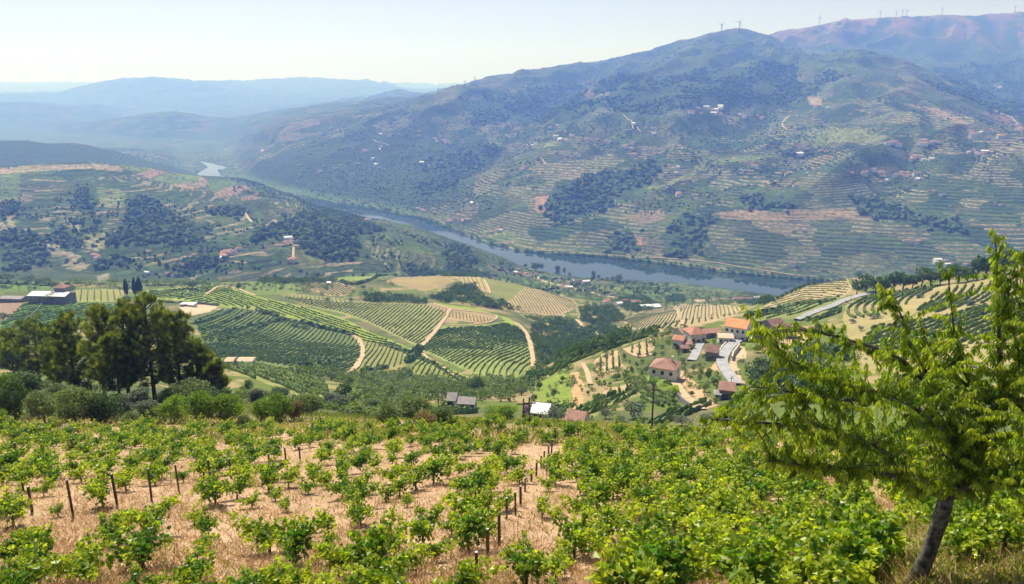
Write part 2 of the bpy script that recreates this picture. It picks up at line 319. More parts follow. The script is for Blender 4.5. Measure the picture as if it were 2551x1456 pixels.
# relief: fine everywhere, spurs and gullies on the far slopes
def sstep(x, a, b):
    t = np.clip((x-a)/(b-a), 0, 1); return t*t*(3-2*t)
fine = (fbm(TX/9, TY/9, 3, 3)-.5)*.7*sstep(TY, 12, 40)*(1-sstep(TY, 300, 900)*.5)
TZ = TZ + fine + (fbm(TX/45, TY/45, 3, 5)-.5)*3.0*sstep(TY, 240, 420)
el = np.clip((TZ-RIVZ)/250.0, 0, 1.6)
wx = TX + 260*(fbm(TX/900, TY/900, 3, 11)-.5); wy = TY + 260*(fbm(TX/900+5, TY/900, 3, 12)-.5)
uu = wx*.86 - wy*.5; vv = wx*.5 + wy*.86           # gullies run roughly down the valley side
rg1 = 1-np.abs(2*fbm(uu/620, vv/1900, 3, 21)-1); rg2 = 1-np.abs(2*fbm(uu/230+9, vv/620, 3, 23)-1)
farm = sstep(TY, 1750, 2300)*sstep(TX, -1500, -300) + sstep(TY, 4800, 6500)*(1-sstep(TX, -1500, -300))
gamp = sstep(el, .02, .9)*np.clip(farm, 0, 1)
crest_fade = np.ones_like(TY)
i0 = int(sum(c[1] for c in CURVES[:22])); i1 = int(sum(c[1] for c in CURVES[:24]))
i2 = int(sum(c[1] for c in CURVES[:27])); crest_fade = 1 - .75*np.exp(-((np.arange(NR)-i1)/30.0)**2)[:, None] - .8*np.exp(-((np.arange(NR)-i2)/12.0)**2)[:, None]
TZ = TZ + gamp*crest_fade*((rg1-.8)*200 + (rg2-.8)*85) + gamp*(fbm(TX/70, TY/70, 3, 31)-.5)*16
lh = sstep(TY, 1150, 1350)*(1-sstep(TY, 1500, 1750))*(1-sstep(TX, -150, 100))
TZ = TZ + lh*((1-np.abs(2*fbm(TX/300, TY/300, 3, 41)-1))-.8)*26
# terraces cut into the farmed slopes
PT = np.where((TY < 2320) & (TX < .03*TY), 4.3, 5.2)
TPH = TZ/PT + 1.2*fbm(TX/150, TY/150, 3, 45)
tw = sstep(TY, 1130, 1200)*(1-sstep(TY, 4000, 6000))*(1-sstep(TZ, 0, 200))*sstep(fbm(TX/170, TY/170, 3, 46), .30, .38)
fr_ = TPH-np.floor(TPH); tst = np.floor(TPH)+sstep(fr_, .62, 1.0)
TZ = TZ + .8*tw*(tst-TPH+.3)*PT*(.55+.45*sstep(TY, 1500, 2500))
# river carving
def on_water(x, y):
    a, r = ray(x, y); Yw = -RIVZ/r; return np.stack([a*Yw, Yw], -1)
near_b = [(3200,790),(2551,752),(1950,740),(1900,733),(1850,727),(1700,708),(1600,702),(1500,697),(1400,688),(1340,675),(1295,664),(1240,640),(1183,617),(1096,588),(1028,564),(915,544),(869,528),(787,507),(729,480),(690,469)]
far_b = [(x, y) for x, y in BANK_FAR if x >= 700]
riv = [tuple(on_water(x, y)) for x, y in far_b] + [tuple(on_water(x, y)) for x, y in near_b]
lake = [tuple(on_water(x, y)) for x, y in [(496,400),(520,405),(568,416),(554,423),(542,424),(549,436),(600,447),(640,460),(610,470),(540,460),(488,436),(493,430),(517,416)]]
wet = inpoly(TX, TY, riv) | inpoly(TX, TY, lake)
land_floor = RIVZ + 1.2 + 2.0*fbm(TX/60, TY/60, 2, 51)
TZ = np.where(wet, np.minimum(TZ, RIVZ-5), np.maximum(TZ, np.where(TY > 1000, land_floor, -1e9)))
# rounding out: keep later columns available for lookups
def ground(X, Y):
    X = np.atleast_1d(np.asarray(X, float)); Y = np.atleast_1d(np.asarray(Y, float))
    a = np.clip(X/Y, aa[0], aa[-1]); c = np.clip(np.searchsorted(aa, a)-1, 0, NC-2); t = (a-aa[c])/(aa[c+1]-aa[c])
    out = np.zeros(len(X))
    order = np.argsort(c, kind='stable'); cs = c[order]
    bounds = np.flatnonzero(np.diff(cs))+1
    for seg in np.split(order, bounds):
        if len(seg) == 0: continue
        k = c[seg[0]]
        z0 = np.interp(Y[seg], TY[:, k], TZ[:, k]); z1 = np.interp(Y[seg], TY[:, k+1], TZ[:, k+1])
        out[seg] = z0*(1-t[seg])+z1*t[seg]
    return out
TR = -TZ/TY
def pick(x, y, ymin=12.0):
    """world point of the terrain seen in direction (x, y) of the survey frame"""
    a, r = ray(x, y); a = float(a); r = float(r)
    c = int(np.clip(np.searchsorted(aa, a)-1, 0, NC-2)); t = (a-aa[c])/(aa[c+1]-aa[c])
    yy = TY[:, c]*(1-t)+TY[:, c+1]*t; rr = TR[:, c]*(1-t)+TR[:, c+1]*t
    ok = np.flatnonzero((rr <= r) & (yy > ymin))
    j = int(ok[0]) if len(ok) else NR-1
    if j > 0 and rr[j-1] > r:
        f = (rr[j-1]-r)/(rr[j-1]-rr[j]+1e-12); Y = yy[j-1]*(1-f)+yy[j]*f
    else: Y = yy[j]
    return np.array([a*Y, Y, -r*Y])
def wpoly(poly, n=4):
    out = []
    for i in range(len(poly)):
        p, q = poly[i], poly[(i+1) % len(poly)]
        for k in range(n): out.append(tuple(pick(p[0]+(q[0]-p[0])*k/n, p[1]+(q[1]-p[1])*k/n)[:2]))
    return out

# ---- land cover colour (surface colour, plus relief shade painted on the far slopes)
GREEN = (.125, .165, .04); LIME = (.25, .31, .055); TAN = (.36, .27, .15); DRY = (.48, .33, .21); SCR = (.10, .12, .05); SOIL = (.33, .23, .15)
DK = (.05, .08, .03); SAND = (.58, .43, .29); BRN = (.20, .15, .11); PINK = (.27, .16, .105)
Cc = np.zeros((NR, NC, 3), np.float32)
n1 = fbm(TX/14, TY/14, 4, 61); n2 = fbm(TX/50, TY/50, 4, 62); n3 = fbm(TX/260, TY/260, 4, 63); n4 = fbm(TX/3, TY/3, 3, 64)
def lay(mask, c): 
    global Cc
    m = np.asarray(mask, np.float32)[..., None]; Cc = Cc*(1-m)+np.array(c, np.float32)*m
lay(np.ones_like(TY), SCR)
lay(sstep(n4*.5+n1*.5, .42, .58)*(TY < 95), GREEN)
lay((1-sstep(TY, 78, 96))*(1-.65*sstep(n1, .52, .62)*sstep(TY, 62, 78)), DRY)
lay((1-sstep(TY, 60, 82))*sstep(n4, .48, .66)*.55, (.34, .22, .13)); lay((1-sstep(TY, 60, 82))*sstep(n1, .52, .66)*.4, (.40, .30, .15))
lay((1-sstep(TY, 20, 30))*sstep(TX/TY, .25, .42)*.75, (.16, .19, .06))
mid = (TY >= 150) & (TY < 1120)
lay(mid*1.0, GREEN); lay(mid*sstep(n1, .5, .6)*.8, TAN); lay(mid*sstep(n2, .52, .62)*.7, SCR)
farz = TY >= 1120
lay(farz*1.0, (.048, .082, .028)); lay(farz*sstep(n2, .5, .62)*.5, (.09, .115, .042)); lay(farz*sstep(n3, .56, .70)*.4, (.12, .10, .06))
hi = sstep(TZ, -60, 120)*farz
lay(hi*.8, (.042, .072, .030)); n5 = fbm(uu/90, vv/400, 4, 66); hp = sstep(TZ+ (n3-.5)*500, 60, 330)*farz; lay(hp*sstep(n3*.35+n5*.45+n2*.2, .44, .60)*sstep(TZ, 150, 480), PINK)
lay(sstep(TY, 5500, 6000)*sstep(TX, 800, 2000)*sstep(n5*.6+n2*.4, .38, .56)*sstep(TZ, 250, 450)*.8, (.27, .155, .10)); rg = rg1*.6+rg2*.4; gu = np.clip(farm, 0, 1)*(1-sstep(rg, .55, .74)); lay(gu*.85, (.028, .052, .020)); lay(np.clip(farm, 0, 1)*sstep(rg, .84, .93)*.5*(1-hp), (.13, .16, .055))  # ravine woods, plus relief shade painted dark in gullies and light on spurs
lay(((TY > 2450) & (TY < 3560) & (TX < -120))*.9, (.045, .07, .03))
lay(farz*(1-sstep(TZ, RIVZ+4, RIVZ+22)), (.10, .15, .04))
patch = (sstep(TY, 1120, 1200)*(1-.8*hp)*np.where((TY > 2450) & (TY < 3560) & (TX < -120), .1, 1)).astype(np.float32)
tw = tw*np.where((TY > 2450) & (TY < 3560) & (TX < -120), .15, 1)        # strength of field patches and terrace lines
REG = [
 ([(0,805),(60,752),(250,752),(340,765),(210,800),(130,832),(60,850),(0,850)], (.10,.19,.035), 0), ([(0,752),(64,753),(22,795),(0,797)], (.26,.19,.14), 0),
 ([(185,722),(305,722),(300,752),(185,752)], (.26,.26,.09), 0), ([(0,705),(60,700),(180,712),(180,724),(0,728)], (.13,.19,.05), 0),
 ([(445,766),(500,756),(545,762),(520,778),(470,787)], SAND, 0), ([(495,744),(505,738),(545,712),(575,714),(640,738),(760,764),(850,790),(920,826),(1000,858),(1060,888),(1130,922),(1182,950),(1150,962),(1080,915),(1000,882),(900,850),(840,826),(700,787),(620,768),(560,766)], LIME, 0),
 ([(365,722),(540,710),(500,745),(620,769),(560,766),(440,747),(365,748)], (.24,.30,.06), 0),
 ([(480,795),(560,768),(640,772),(700,790),(840,827),(890,838),(903,860),(900,895),(870,930),(780,925),(650,905),(510,890),(505,850)], (.14,.18,.06), 0),
 ([(700,735),(850,750),(950,752),(1065,758),(1110,775),(1118,790),(1095,812),(1050,862),(1030,858),(980,835),(920,805),(850,780),(760,762)], (.27,.28,.10), 0),
 ([(1065,756),(1085,755),(1240,785),(1238,796),(1205,808),(1120,795)], TAN, 0), ([(1085,755),(1200,770),(1242,790),(1238,785),(1090,760)], LIME, 0),
 ([(1044,867),(1097,810),(1215,807),(1259,800),(1292,812),(1312,831),(1326,889),(1326,916),(1294,937),(1225,956),(1174,928),(1097,894),(1064,880)], (.23,.27,.08), 0),
 ([(1240,785),(1262,790),(1300,812),(1292,815),(1258,800)], LIME, 0),
 ([(905,845),(950,855),(1010,865),(1030,880),(1015,905),(960,925),(890,930),(905,900)], (.24,.24,.08), 0), ([(1020,930),(1045,885),(1100,905),(1150,940),(1120,950)], (.24,.26,.08), 0),
 ([(520,903),(640,905),(700,920),(770,930),(820,960),(820,990),(740,985),(650,950),(580,930)], (.25,.26,.09), 0),
 ([(750,708),(830,703),(885,712),(870,735),(820,738),(770,720)], (.34,.27,.15), 0), ([(700,738),(760,733),(860,745),(890,758),(850,772),(780,762)], (.26,.26,.10), 0),
 ([(600,703),(700,700),(740,712),(760,730),(640,735),(580,715)], (.16,.21,.06), 0), ([(830,690),(985,676),(1010,684),(950,692),(850,702)], (.20,.26,.06), 0),
 ([(955,702),(1000,688),(1120,686),(1135,702),(1060,725),(1000,712)], (.30,.24,.11), 0), ([(1120,686),(1190,688),(1215,705),(1222,732),(1170,712),(1140,697)], (.38,.31,.16), 0),
 ([(1190,688),(1250,694),(1310,714),(1310,735),(1260,762),(1225,735),(1212,705)], (.20,.22,.07), 0), ([(1245,768),(1310,716),(1380,728),(1430,748),(1440,765),(1390,787),(1290,778)], (.42,.32,.19), 0),
 ([(1430,752),(1480,768),(1500,790),(1440,792)], (.34,.30,.14), 0), ([(1290,783),(1400,785),(1440,800),(1455,818),(1380,812),(1320,797)], (.28,.27,.10), 0),
 ([(1550,797),(1600,775),(1700,757),(1800,757),(1850,768),(1830,787),(1700,822),(1600,832),(1570,817)], (.36,.29,.17), 0),
 ([(1705,742),(1720,735),(1800,735),(1815,745),(1740,752)], (.42,.32,.20), 0), ([(1690,722),(1840,727),(1860,740),(1800,735),(1700,735)], (.14,.2,.06), 0),
 ([(1300,690),(1500,703),(1700,718),(1850,738),(1700,745),(1500,745),(1400,735),(1310,712)], (.15,.22,.06), 0), ([(1560,722),(1680,725),(1690,738),(1580,738)], (.20,.26,.07), 0), ([(1340,700),(1400,703),(1400,712),(1345,710)], (.30,.32,.12), 0),
 ([(1475,712),(1560,712),(1565,722),(1480,730)], (.26,.27,.09), 0), ([(1420,700),(1500,698),(1560,712),(1480,712)], (.15,.2,.06), 0),
 ([(1478,903),(1499,882),(1538,872),(1552,910),(1520,927),(1488,925)], (.46,.35,.20), 0), ([(1499,989),(1503,976),(1585,948),(1587,963),(1522,987)], (.44,.32,.2), 0),
 ([(1555,868),(1630,840),(1628,872),(1590,888),(1570,882)], (.44,.33,.2), 0), ([(1415,930),(1440,925),(1455,960),(1452,1020),(1430,1040),(1425,990)], (.46,.30,.16), 0),
 ([(1330,965),(1400,915),(1420,925),(1425,985),(1410,1040),(1340,1010)], (.20,.26,.05), 0), ([(1340,940),(1400,890),(1560,842),(1640,812),(1640,832),(1560,862),(1450,897),(1370,940)], (.24,.24,.09), 0),
 ([(1430,1030),(1440,1010),(1490,985),(1590,962),(1590,985),(1520,1010),(1480,1040)], (.22,.24,.08), 0),
 ([(1690,940),(1720,940),(1790,1010),(1750,1020)], (.46,.32,.19), 0), ([(1830,855),(1855,865),(1860,890),(1835,900),(1845,940),(1870,975),(1850,975),(1815,920)], (.48,.37,.24), 0),
 ([(1790,895),(1805,900),(1800,930),(1770,915)], (.50,.32,.17), 0), ([(1930,830),(1990,820),(2020,850),(1960,860)], (.46,.31,.18), 0),
 ([(1895,769),(1975,729),(2056,697),(2109,689),(2123,721),(2082,753),(2002,761),(1922,769)], (.40,.31,.18), 0), ([(2120,690),(2190,690),(2200,700),(2130,705)], (.45,.35,.22), 0),
 ([(2099,793),(2109,758),(2176,734),(2323,710),(2347,708),(2551,680),(2551,900),(2400,930),(2140,930)], (.33,.28,.13), 0),
 ([(1989,798),(2101,761),(2099,785),(2029,806)], (.17,.2,.07), 0), ([(1868,788),(1975,756),(2136,734),(2104,750),(1975,795),(1880,800)], (.2,.23,.08), 0),
 ([(1855,820),(1880,815),(1895,840),(1860,865),(1845,860)], (.16,.24,.04), 0),
 # left far hill
 ([(0,419),(130,411),(219,408),(300,414),(310,428),(215,420),(130,424),(0,434)], (.36,.28,.17), -1), ([(300,412),(376,418),(390,430),(330,430)], (.15,.22,.05), -1),
 ([(350,432),(375,420),(420,430),(390,438),(370,446)], (.33,.22,.16), -1), ([(380,445),(420,430),(500,438),(495,450),(440,462),(390,450)], (.15,.23,.06), -1),
 ([(430,460),(490,452),(500,440),(520,450),(512,465),(460,470)], (.36,.26,.18), -1), ([(520,448),(590,452),(600,460),(540,480),(515,470)], (.11,.17,.06), -1),
 ([(533,482),(560,468),(610,460),(625,470),(590,485),(545,495)], (.32,.20,.15), -1), ([(600,492),(640,480),(665,485),(640,497),(600,500)], (.28,.18,.14), -1),
 ([(240,465),(300,470),(320,490),(300,520),(250,515)], (.16,.20,.06), -1), ([(172,555),(197,555),(197,585),(175,585)], (.33,.30,.14), -1), ([(210,585),(262,580),(262,620),(215,620)], (.22,.22,.09), -1),
 ([(285,575),(310,570),(312,585),(290,585)], (.4,.3,.18), -1), ([(105,600),(140,600),(155,640),(130,640)], (.26,.24,.14), -1), ([(0,435),(50,430),(50,500),(0,510)], (.12,.18,.05), -1),
 ([(10,515),(25,515),(40,570),(20,570)], (.28,.24,.12), -1), ([(240,690),(270,680),(275,700),(250,710)], (.3,.27,.16), -1),
 # opposite side
 ([(1332,488),(1368,486),(1366,530),(1335,528)], (.42,.24,.18), -1), ([(1440,222),(1470,225),(1490,235),(1460,242)], (.38,.22,.17), -1), ([(1300,358),(1360,355),(1400,362),(1340,370)], (.22,.24,.10), -1),
 ([(1730,400),(1780,385),(1930,385),(1960,395),(1850,400),(1790,410)], (.16,.23,.06), -1), ([(1600,470),(1660,455),(1720,430),(1745,395),(1760,410),(1720,445),(1640,470)], (.22,.24,.09), -1),
 ([(1990,325),(2080,315),(2190,330),(2240,350),(2000,360)], (.20,.23,.08), -1), ([(2010,240),(2040,240),(2050,262),(2020,262)], (.4,.3,.2), -1),
 ([(1560,595),(1600,590),(1600,612),(1570,612)], (.42,.24,.15), -1), ([(1780,530),(1900,520),(2140,525),(2130,545),(1900,550),(1800,545)], (.30,.21,.13), -1),
 ([(1540,540),(1650,520),(1660,545),(1600,560)], (.24,.18,.12), -1), ([(1240,590),(1290,590),(1280,608),(1240,605)], (.34,.30,.18), -1), ([(1200,575),(1280,575),(1290,600),(1230,600)], (.16,.22,.06), -1),
 ([(2470,270),(2551,310),(2551,330),(2450,285)], PINK, -1), ([(2240,255),(2340,270),(2420,310),(2400,310),(2300,275)], (.3,.2,.14), -1)]
lay(sstep(TY, 6400, 7600)*(TX < 1500)*.8, (.05, .07, .035))
for poly, c, pt in REG:
    m = inpoly(TX + 2.0*(n4-.5)*np.clip(TY/400, .3, 5), TY, wpoly(poly))
    cc = np.array(c, np.float32)[None, None, :]*(0.82+.36*n1[..., None]); Cc = np.where(m[..., None], cc, Cc)
    if pt == -1: patch = np.where(m, .45, patch).astype(np.float32)
FOR_L = [[(0,575),(60,570),(100,600),(95,650),(60,672),(0,672)], [(202,458),(232,458),(248,520),(190,520)], [(320,498),(350,482),(380,500),(440,550),(495,600),(480,612),(380,612),(252,620),(275,592),(310,560)],
 [(195,548),(262,548),(262,577),(200,580)], [(515,520),(600,515),(605,540),(520,535)], [(720,487),(800,502),(870,530),(920,545),(968,578),(900,590),(912,640),(845,655),(780,640),(760,600),(700,590),(650,605),(632,582),(700,560),(760,540),(770,510)],
 [(1098,604),(1150,612),(1180,655),(1120,680),(1090,640)], [(0,512),(18,512),(18,540),(0,540)], [(30,500),(60,505),(60,537),(33,535)], [(120,560),(165,560),(190,590),(210,620),(150,612)], [(255,645),(300,640),(320,660),(300,680),(250,675)], [(400,660),(500,640),(560,650),(440,690)], [(615,448),(650,455),(670,468),(630,462)], [(1010,660),(1060,664),(1090,684),(1015,682)]]
FOR_M = [[(1372,478),(1450,440),(1560,430),(1625,395),(1640,440),(1500,520),(1400,560),(1362,540)], [(1660,562),(1710,532),(1772,542),(1770,575),(1735,635),(1650,642),(1640,605)], [(1862,490),(1930,478),(1980,500),(1960,530),(1880,522)],
 [(2120,490),(2200,500),(2400,560),(2390,582),(2250,562),(2150,532)], [(1942,376),(2010,376),(2010,390),(1945,392)], [(2052,190),(2075,176),(2110,190),(2050,210),(1990,260),(1985,250)], [(1080,380),(1180,385),(1160,420),(1060,430)], [(1520,590),(1560,570),(1600,600),(1590,625),(1540,620)],
 [(1160,250),(1420,210),(1500,260),(1430,300),(1180,310)], [(1420,200),(1980,160),(2000,250),(1760,270),(1560,290)], [(1030,470),(1120,430),(1220,360),(1250,370),(1160,440),(1080,500)], [(2300,200),(2420,225),(2500,290),(2430,270)], [(2330,170),(2551,150),(2551,300),(2420,260)]]
for poly in FOR_L + FOR_M:
    m = inpoly(TX+45*(n2-.5), TY+45*(n1-.5), wpoly(poly)); Cc = np.where(m[..., None], np.array(DK, np.float32), Cc); patch = np.where(m, 0, patch); tw = np.where(m, 0, tw)

mt, nt, p, out = new_mat('terrain')
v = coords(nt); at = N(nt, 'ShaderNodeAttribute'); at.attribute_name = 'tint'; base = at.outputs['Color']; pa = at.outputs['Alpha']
nz1 = noise(nt, .35, 6, .7, v); nz2 = noise(nt, .03, 5, .65, v); nz3 = noise(nt, 2.2, 4, .7, v)
vo = N(nt, 'ShaderNodeTexVoronoi'); vo.inputs['Scale'].default_value = .0135; vo.inputs['Randomness'].default_value = 1
wnz = N(nt, 'ShaderNodeTexNoise'); wnz.inputs['Scale'].default_value = .02; wnz.inputs['Detail'].default_value = 5; nt.links.new(v, wnz.inputs['Vector'])
wsc = N(nt, 'ShaderNodeVectorMath'); wsc.operation = 'MULTIPLY_ADD'; nt.links.new(wnz.outputs['Color'], wsc.inputs[0]); wsc.inputs[1].default_value = (75, 75, 40); nt.links.new(v, wsc.inputs[2])
mp = N(nt, 'ShaderNodeMapping'); mp.inputs['Scale'].default_value = (1, .8, 1.6); nt.links.new(wsc.outputs[0], mp.inputs[0]); nt.links.new(mp.outputs[0], vo.inputs['Vector'])
sc = N(nt, 'ShaderNodeSeparateColor'); nt.links.new(vo.outputs['Color'], sc.inputs[0])
cr = N(nt, 'ShaderNodeValToRGB'); nt.links.new(sc.outputs[0], cr.inputs[0]); cr.color_ramp.interpolation = 'CONSTANT'
els = cr.color_ramp.elements
for i, (pos, c) in enumerate([(0, (.042,.07,.024)), (.18, (.08,.125,.034)), (.40, (.085,.09,.045)), (.48, (.03,.055,.019)), (.62, (.095,.14,.04)), (.80, (.14,.115,.07)), (.87, (.13,.15,.05)), (.96, (.20,.15,.10))]):
    e = els[i] if i < 2 else els.new(pos); e.position = pos; e.color = (*c, 1)
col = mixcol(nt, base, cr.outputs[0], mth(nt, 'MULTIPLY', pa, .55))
tt = N(nt, 'ShaderNodeAttribute'); tt.attribute_name = 'terrace'; ts = N(nt, 'ShaderNodeSeparateColor'); nt.links.new(tt.outputs['Color'], ts.inputs[0])
phs = mth(nt, 'MULTIPLY', ts.outputs[0], 1.0); tww = mth(nt, 'MULTIPLY', ts.outputs[1], mth(nt, 'MULTIPLY_ADD', pa, .8, .2))
frc = mth(nt, 'FRACT', phs); rowl = mth(nt, 'COSINE', mth(nt, 'MULTIPLY', frc, 9.8)); onb = ramp(nt, frc, .66, .60)
drk = mth(nt, 'MULTIPLY', mth(nt, 'MULTIPLY', ramp(nt, rowl, -.35, .4), onb), mth(nt, 'MULTIPLY', tww, mth(nt, 'MULTIPLY_ADD', sc.outputs[2], .35, .65)))
col2 = mixcol(nt, col, (.03, .055, .02), drk)
ris = mth(nt, 'MULTIPLY', mth(nt, 'MULTIPLY', ramp(nt, frc, .68, .76), ramp(nt, frc, 1.0, .93)), tww)
rcol = mixcol(nt, (.028, .045, .020), (.27, .225, .145), ramp(nt, mth(nt, 'ADD', sc.outputs[1], mth(nt, 'MULTIPLY', nz2, .6)), .68, .90))
col2 = mixcol(nt, col2, rcol, mth(nt, 'MULTIPLY', ris, .75))
hs = N(nt, 'ShaderNodeHueSaturation'); nt.links.new(col2, hs.inputs['Color'])
nzf = noise(nt, .10, 6, .78, v); far_v = mth(nt, 'MULTIPLY_ADD', ramp(nt, nzf, .30, .70), mth(nt, 'MULTIPLY', ts.outputs[2], 1.5), mth(nt, 'MULTIPLY_ADD', ts.outputs[2], -.72, 1.0))
nt.links.new(mth(nt, 'MULTIPLY', far_v, mth(nt, 'MULTIPLY', mth(nt, 'MULTIPLY_ADD', nz1, 1.0, .5), mth(nt, 'MULTIPLY_ADD', nz3, .6, .7))), hs.inputs['Value'])
nt.links.new(hs.outputs[0], p.inputs['Base Color']); p.inputs['Roughness'].default_value = .95; p.inputs['Specular IOR Level'].default_value = .05
bp = N(nt, 'ShaderNodeBump'); bp.inputs['Strength'].default_value = .5; bp.inputs['Distance'].default_value = .25; nt.links.new(nz3, bp.inputs['Height']); nt.links.new(bp.outputs[0], p.inputs['Normal'])

V = np.stack([TX, TY, TZ], -1).reshape(-1, 3)
ii = np.arange(NR-1)[:, None]*NC + np.arange(NC-1)[None, :]
F = np.stack([ii, ii+1, ii+NC+1, ii+NC], -1).reshape(-1, 4)
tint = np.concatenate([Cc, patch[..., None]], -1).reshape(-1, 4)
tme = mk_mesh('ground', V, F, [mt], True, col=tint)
ta = tme.attributes.new('terrace', 'FLOAT_COLOR', 'POINT'); tc = np.zeros((len(V), 4), np.float32); tc[:, 0] = TPH.reshape(-1)+100; tc[:, 1] = tw.reshape(-1); tc[:, 2] = sstep(TY, 1120, 1300).reshape(-1); tc[:, 3] = 1; ta.data.foreach_set('color', tc.ravel())
ter = link('ground', tme); tag(ter, kind='structure')

# water
mw, nt, p, out = new_mat('river_water')
p.inputs['Base Color'].default_value = (.022, .045, .032, 1); p.inputs['Roughness'].default_value = .03; p.inputs['IOR'].default_value = 1.33
v = coords(nt); wf = noise(nt, .25, 3, .5, v); b = N(nt, 'ShaderNodeBump'); b.inputs['Strength'].default_value = .015; b.inputs['Distance'].default_value = .2
nt.links.new(wf, b.inputs['Height']); nt.links.new(b.outputs[0], p.inputs['Normal'])
wv = np.array([(-2600, 1150, RIVZ), (2600, 1150, RIVZ), (2600, 4700, RIVZ), (-2600, 4700, RIVZ)])
tag(link('river_water', mk_mesh('river_water', wv, np.array([[0, 1, 2, 3]]), [mw])), kind='structure')

# ------------------------------------------------------------------ draped ribbons: roads, tracks, walls
ROADPTS = []
def clear_of_roads(P):
    Q = np.array(ROADPTS); keep = np.ones(len(P), bool)
    for i in range(0, len(P), 4000):
        d = ((P[i:i+4000, None, :]-Q[None, :, :2])**2).sum(-1) < (Q[None, :, 2]*.5+1.8)**2; keep[i:i+4000] = ~d.any(1)
    return P[keep]
def ribbon(name, pts, width, mat, lift=.25, kind='structure', step=None, thick=.5):
    P = np.array([pick(*q) for q in pts]); L = np.r_[0, np.cumsum(np.hypot(np.diff(P[:, 0]), np.diff(P[:, 1])))]
    st = step or max(2.0, P[0, 1]/250); n = max(2, int(L[-1]/st)); s = np.linspace(0, L[-1], n)
    x = np.interp(s, L, P[:, 0]); y = np.interp(s, L, P[:, 1])
    k = min(7, (n//2)*2-1)
    if k >= 3:
        kk = np.ones(k)/k; x = np.convolve(np.pad(x, k//2, 'edge'), kk, 'valid'); y = np.convolve(np.pad(y, k//2, 'edge'), kk, 'valid')
    if y.mean() < 1100: ROADPTS.extend(zip(x[::2], y[::2], np.full(len(x[::2]), width)))
    tx = np.gradient(x); ty = np.gradient(y); l = np.hypot(tx, ty)+1e-9; nx, ny = -ty/l, tx/l
    rows = []
    for wgt in (-.5, -.17, .17, .5):
        X = x+nx*width*wgt; Yy = y+ny*width*wgt; Z = ground(X, Yy); rows.append((X, Yy, Z))
    zt = np.maximum.reduce([r[2] for r in rows])*.5 + .5*np.mean([r[2] for r in rows], axis=0) + lift
    Vv = []
    for X, Yy, Z in rows: Vv.append(np.stack([X, Yy, np.maximum(zt, Z+lift*.6)], -1))
    Vv.append(np.stack([rows[0][0], rows[0][1], zt-thick-lift], -1)); Vv.append(np.stack([rows[3][0], rows[3][1], zt-thick-lift], -1))
    V = np.concatenate(Vv); Fs = []
    i = np.arange(n-1)
    for a, b in ((0, 1), (1, 2), (2, 3), (4, 0), (3, 5)):
        Fs.append(np.stack([a*n+i, b*n+i, b*n+i+1, a*n+i+1], -1))
    o = link(name, mk_mesh(name, V, np.concatenate(Fs), [mat], False)); tag(o, kind=kind); return o
ribbon('road', [(1850,832),(1838,850),(1815,868),(1803,885),(1797,902),(1805,922),(1818,940),(1835,963)], 4.4, M['asph'], .8)
ribbon('road', [(1985,800),(2030,780),(2080,762),(2112,748),(2150,737),(2185,728)], 4.0, M['asph'], .8)
ribbon('road', [(1752,845),(1742,860),(1735,878),(1722,902)], 3.6, M['asph'], .4)
ribbon('track', [(1705,925),(1684,940),(1680,955),(1695,978),(1718,1000),(1750,1025)], 3.4, M['dirt'], .4)
ribbon('track', [(1122,768),(1116,782),(1098,808),(1070,842),(1045,866),(1050,880)], 3.6, M['dirt'], .5)
ribbon('track', [(1050,880),(1080,902),(1120,927),(1160,950)], 1.8, M['dirt'], .5)
ribbon('track', [(1275,803),(1296,812),(1312,831),(1322,860),(1327,890),(1329,916)], 3.2, M['dirt'], .5)
ribbon('track', [(872,832),(893,845),(904,865),(902,890),(888,915),(866,930)], 3.4, M['dirt'], .5)
ribbon('track', [(512,736),(530,722),(545,713),(575,715),(640,738)], 2.4, M['dirt'], .5)
ribbon('track', [(1075,756),(1095,762),(1122,770)], 2.4, M['dirt'], .5)
ribbon('track', [(1122,770),(1240,787),(1236,796),(1215,806),(1150,811),(1100,810)], 1.8, M['dirt'], .5)
ribbon('track', [(1205,696),(1214,712),(1222,732)], 2.5, M['dirt'], .6)
ribbon('track', [(1435,795),(1448,808),(1457,820)], 4, M['dirt'], .5)
ribbon('track', [(1555,868),(1572,882),(1600,893),(1625,880)], 2.4, M['dirt'], .4)
ribbon('track', [(1450,905),(1462,925),(1472,960)], 2.0, M['dirt'], .4)
ribbon('track', [(1680,765),(1690,790),(1700,812)], 1.8, M['dirt'], .5)
ribbon('track', [(1768,760),(1775,775),(1772,795)], 1.8, M['dirt'], .5)
ribbon('track', [(455,682),(500,662),(545,647),(592,638),(625,634),(662,627)], 4, M['dirt'], .8)
ribbon('track', [(600,520),(612,535),(628,555)], 5, M['dirt'], .8)
ribbon('track', [(732,610),(731,630),(730,650)], 4, M['dirt'], .8)
ribbon('track', [(1292,680),(1330,692),(1360,703),(1400,713),(1440,722),(1490,735),(1545,742),(1640,755)], 6, M['dirt'], .8)
ribbon('track', [(1330,622),(1500,634),(1640,643),(1712,648),(1790,655),(1830,663),(1960,684),(1990,688)], 4, M['dirt'], 1.0)
ribbon('track', [(925,348),(950,358),(978,368)], 5, M['dirt'], 1.5)
ribbon('track', [(1345,390),(1355,402),(1362,415)], 4, M['dirt'], 1.5)
ribbon('track', [(1550,282),(1570,298),(1585,318),(1600,330)], 4, M['dirt'], 1.5)
ribbon('track', [(1970,288),(1950,302),(1950,316),(1968,325)], 6, M['dirt'], 1.5)
ribbon('track', [(2470,268),(2530,300),(2600,330)], 6, M['dirt'], 1.5)

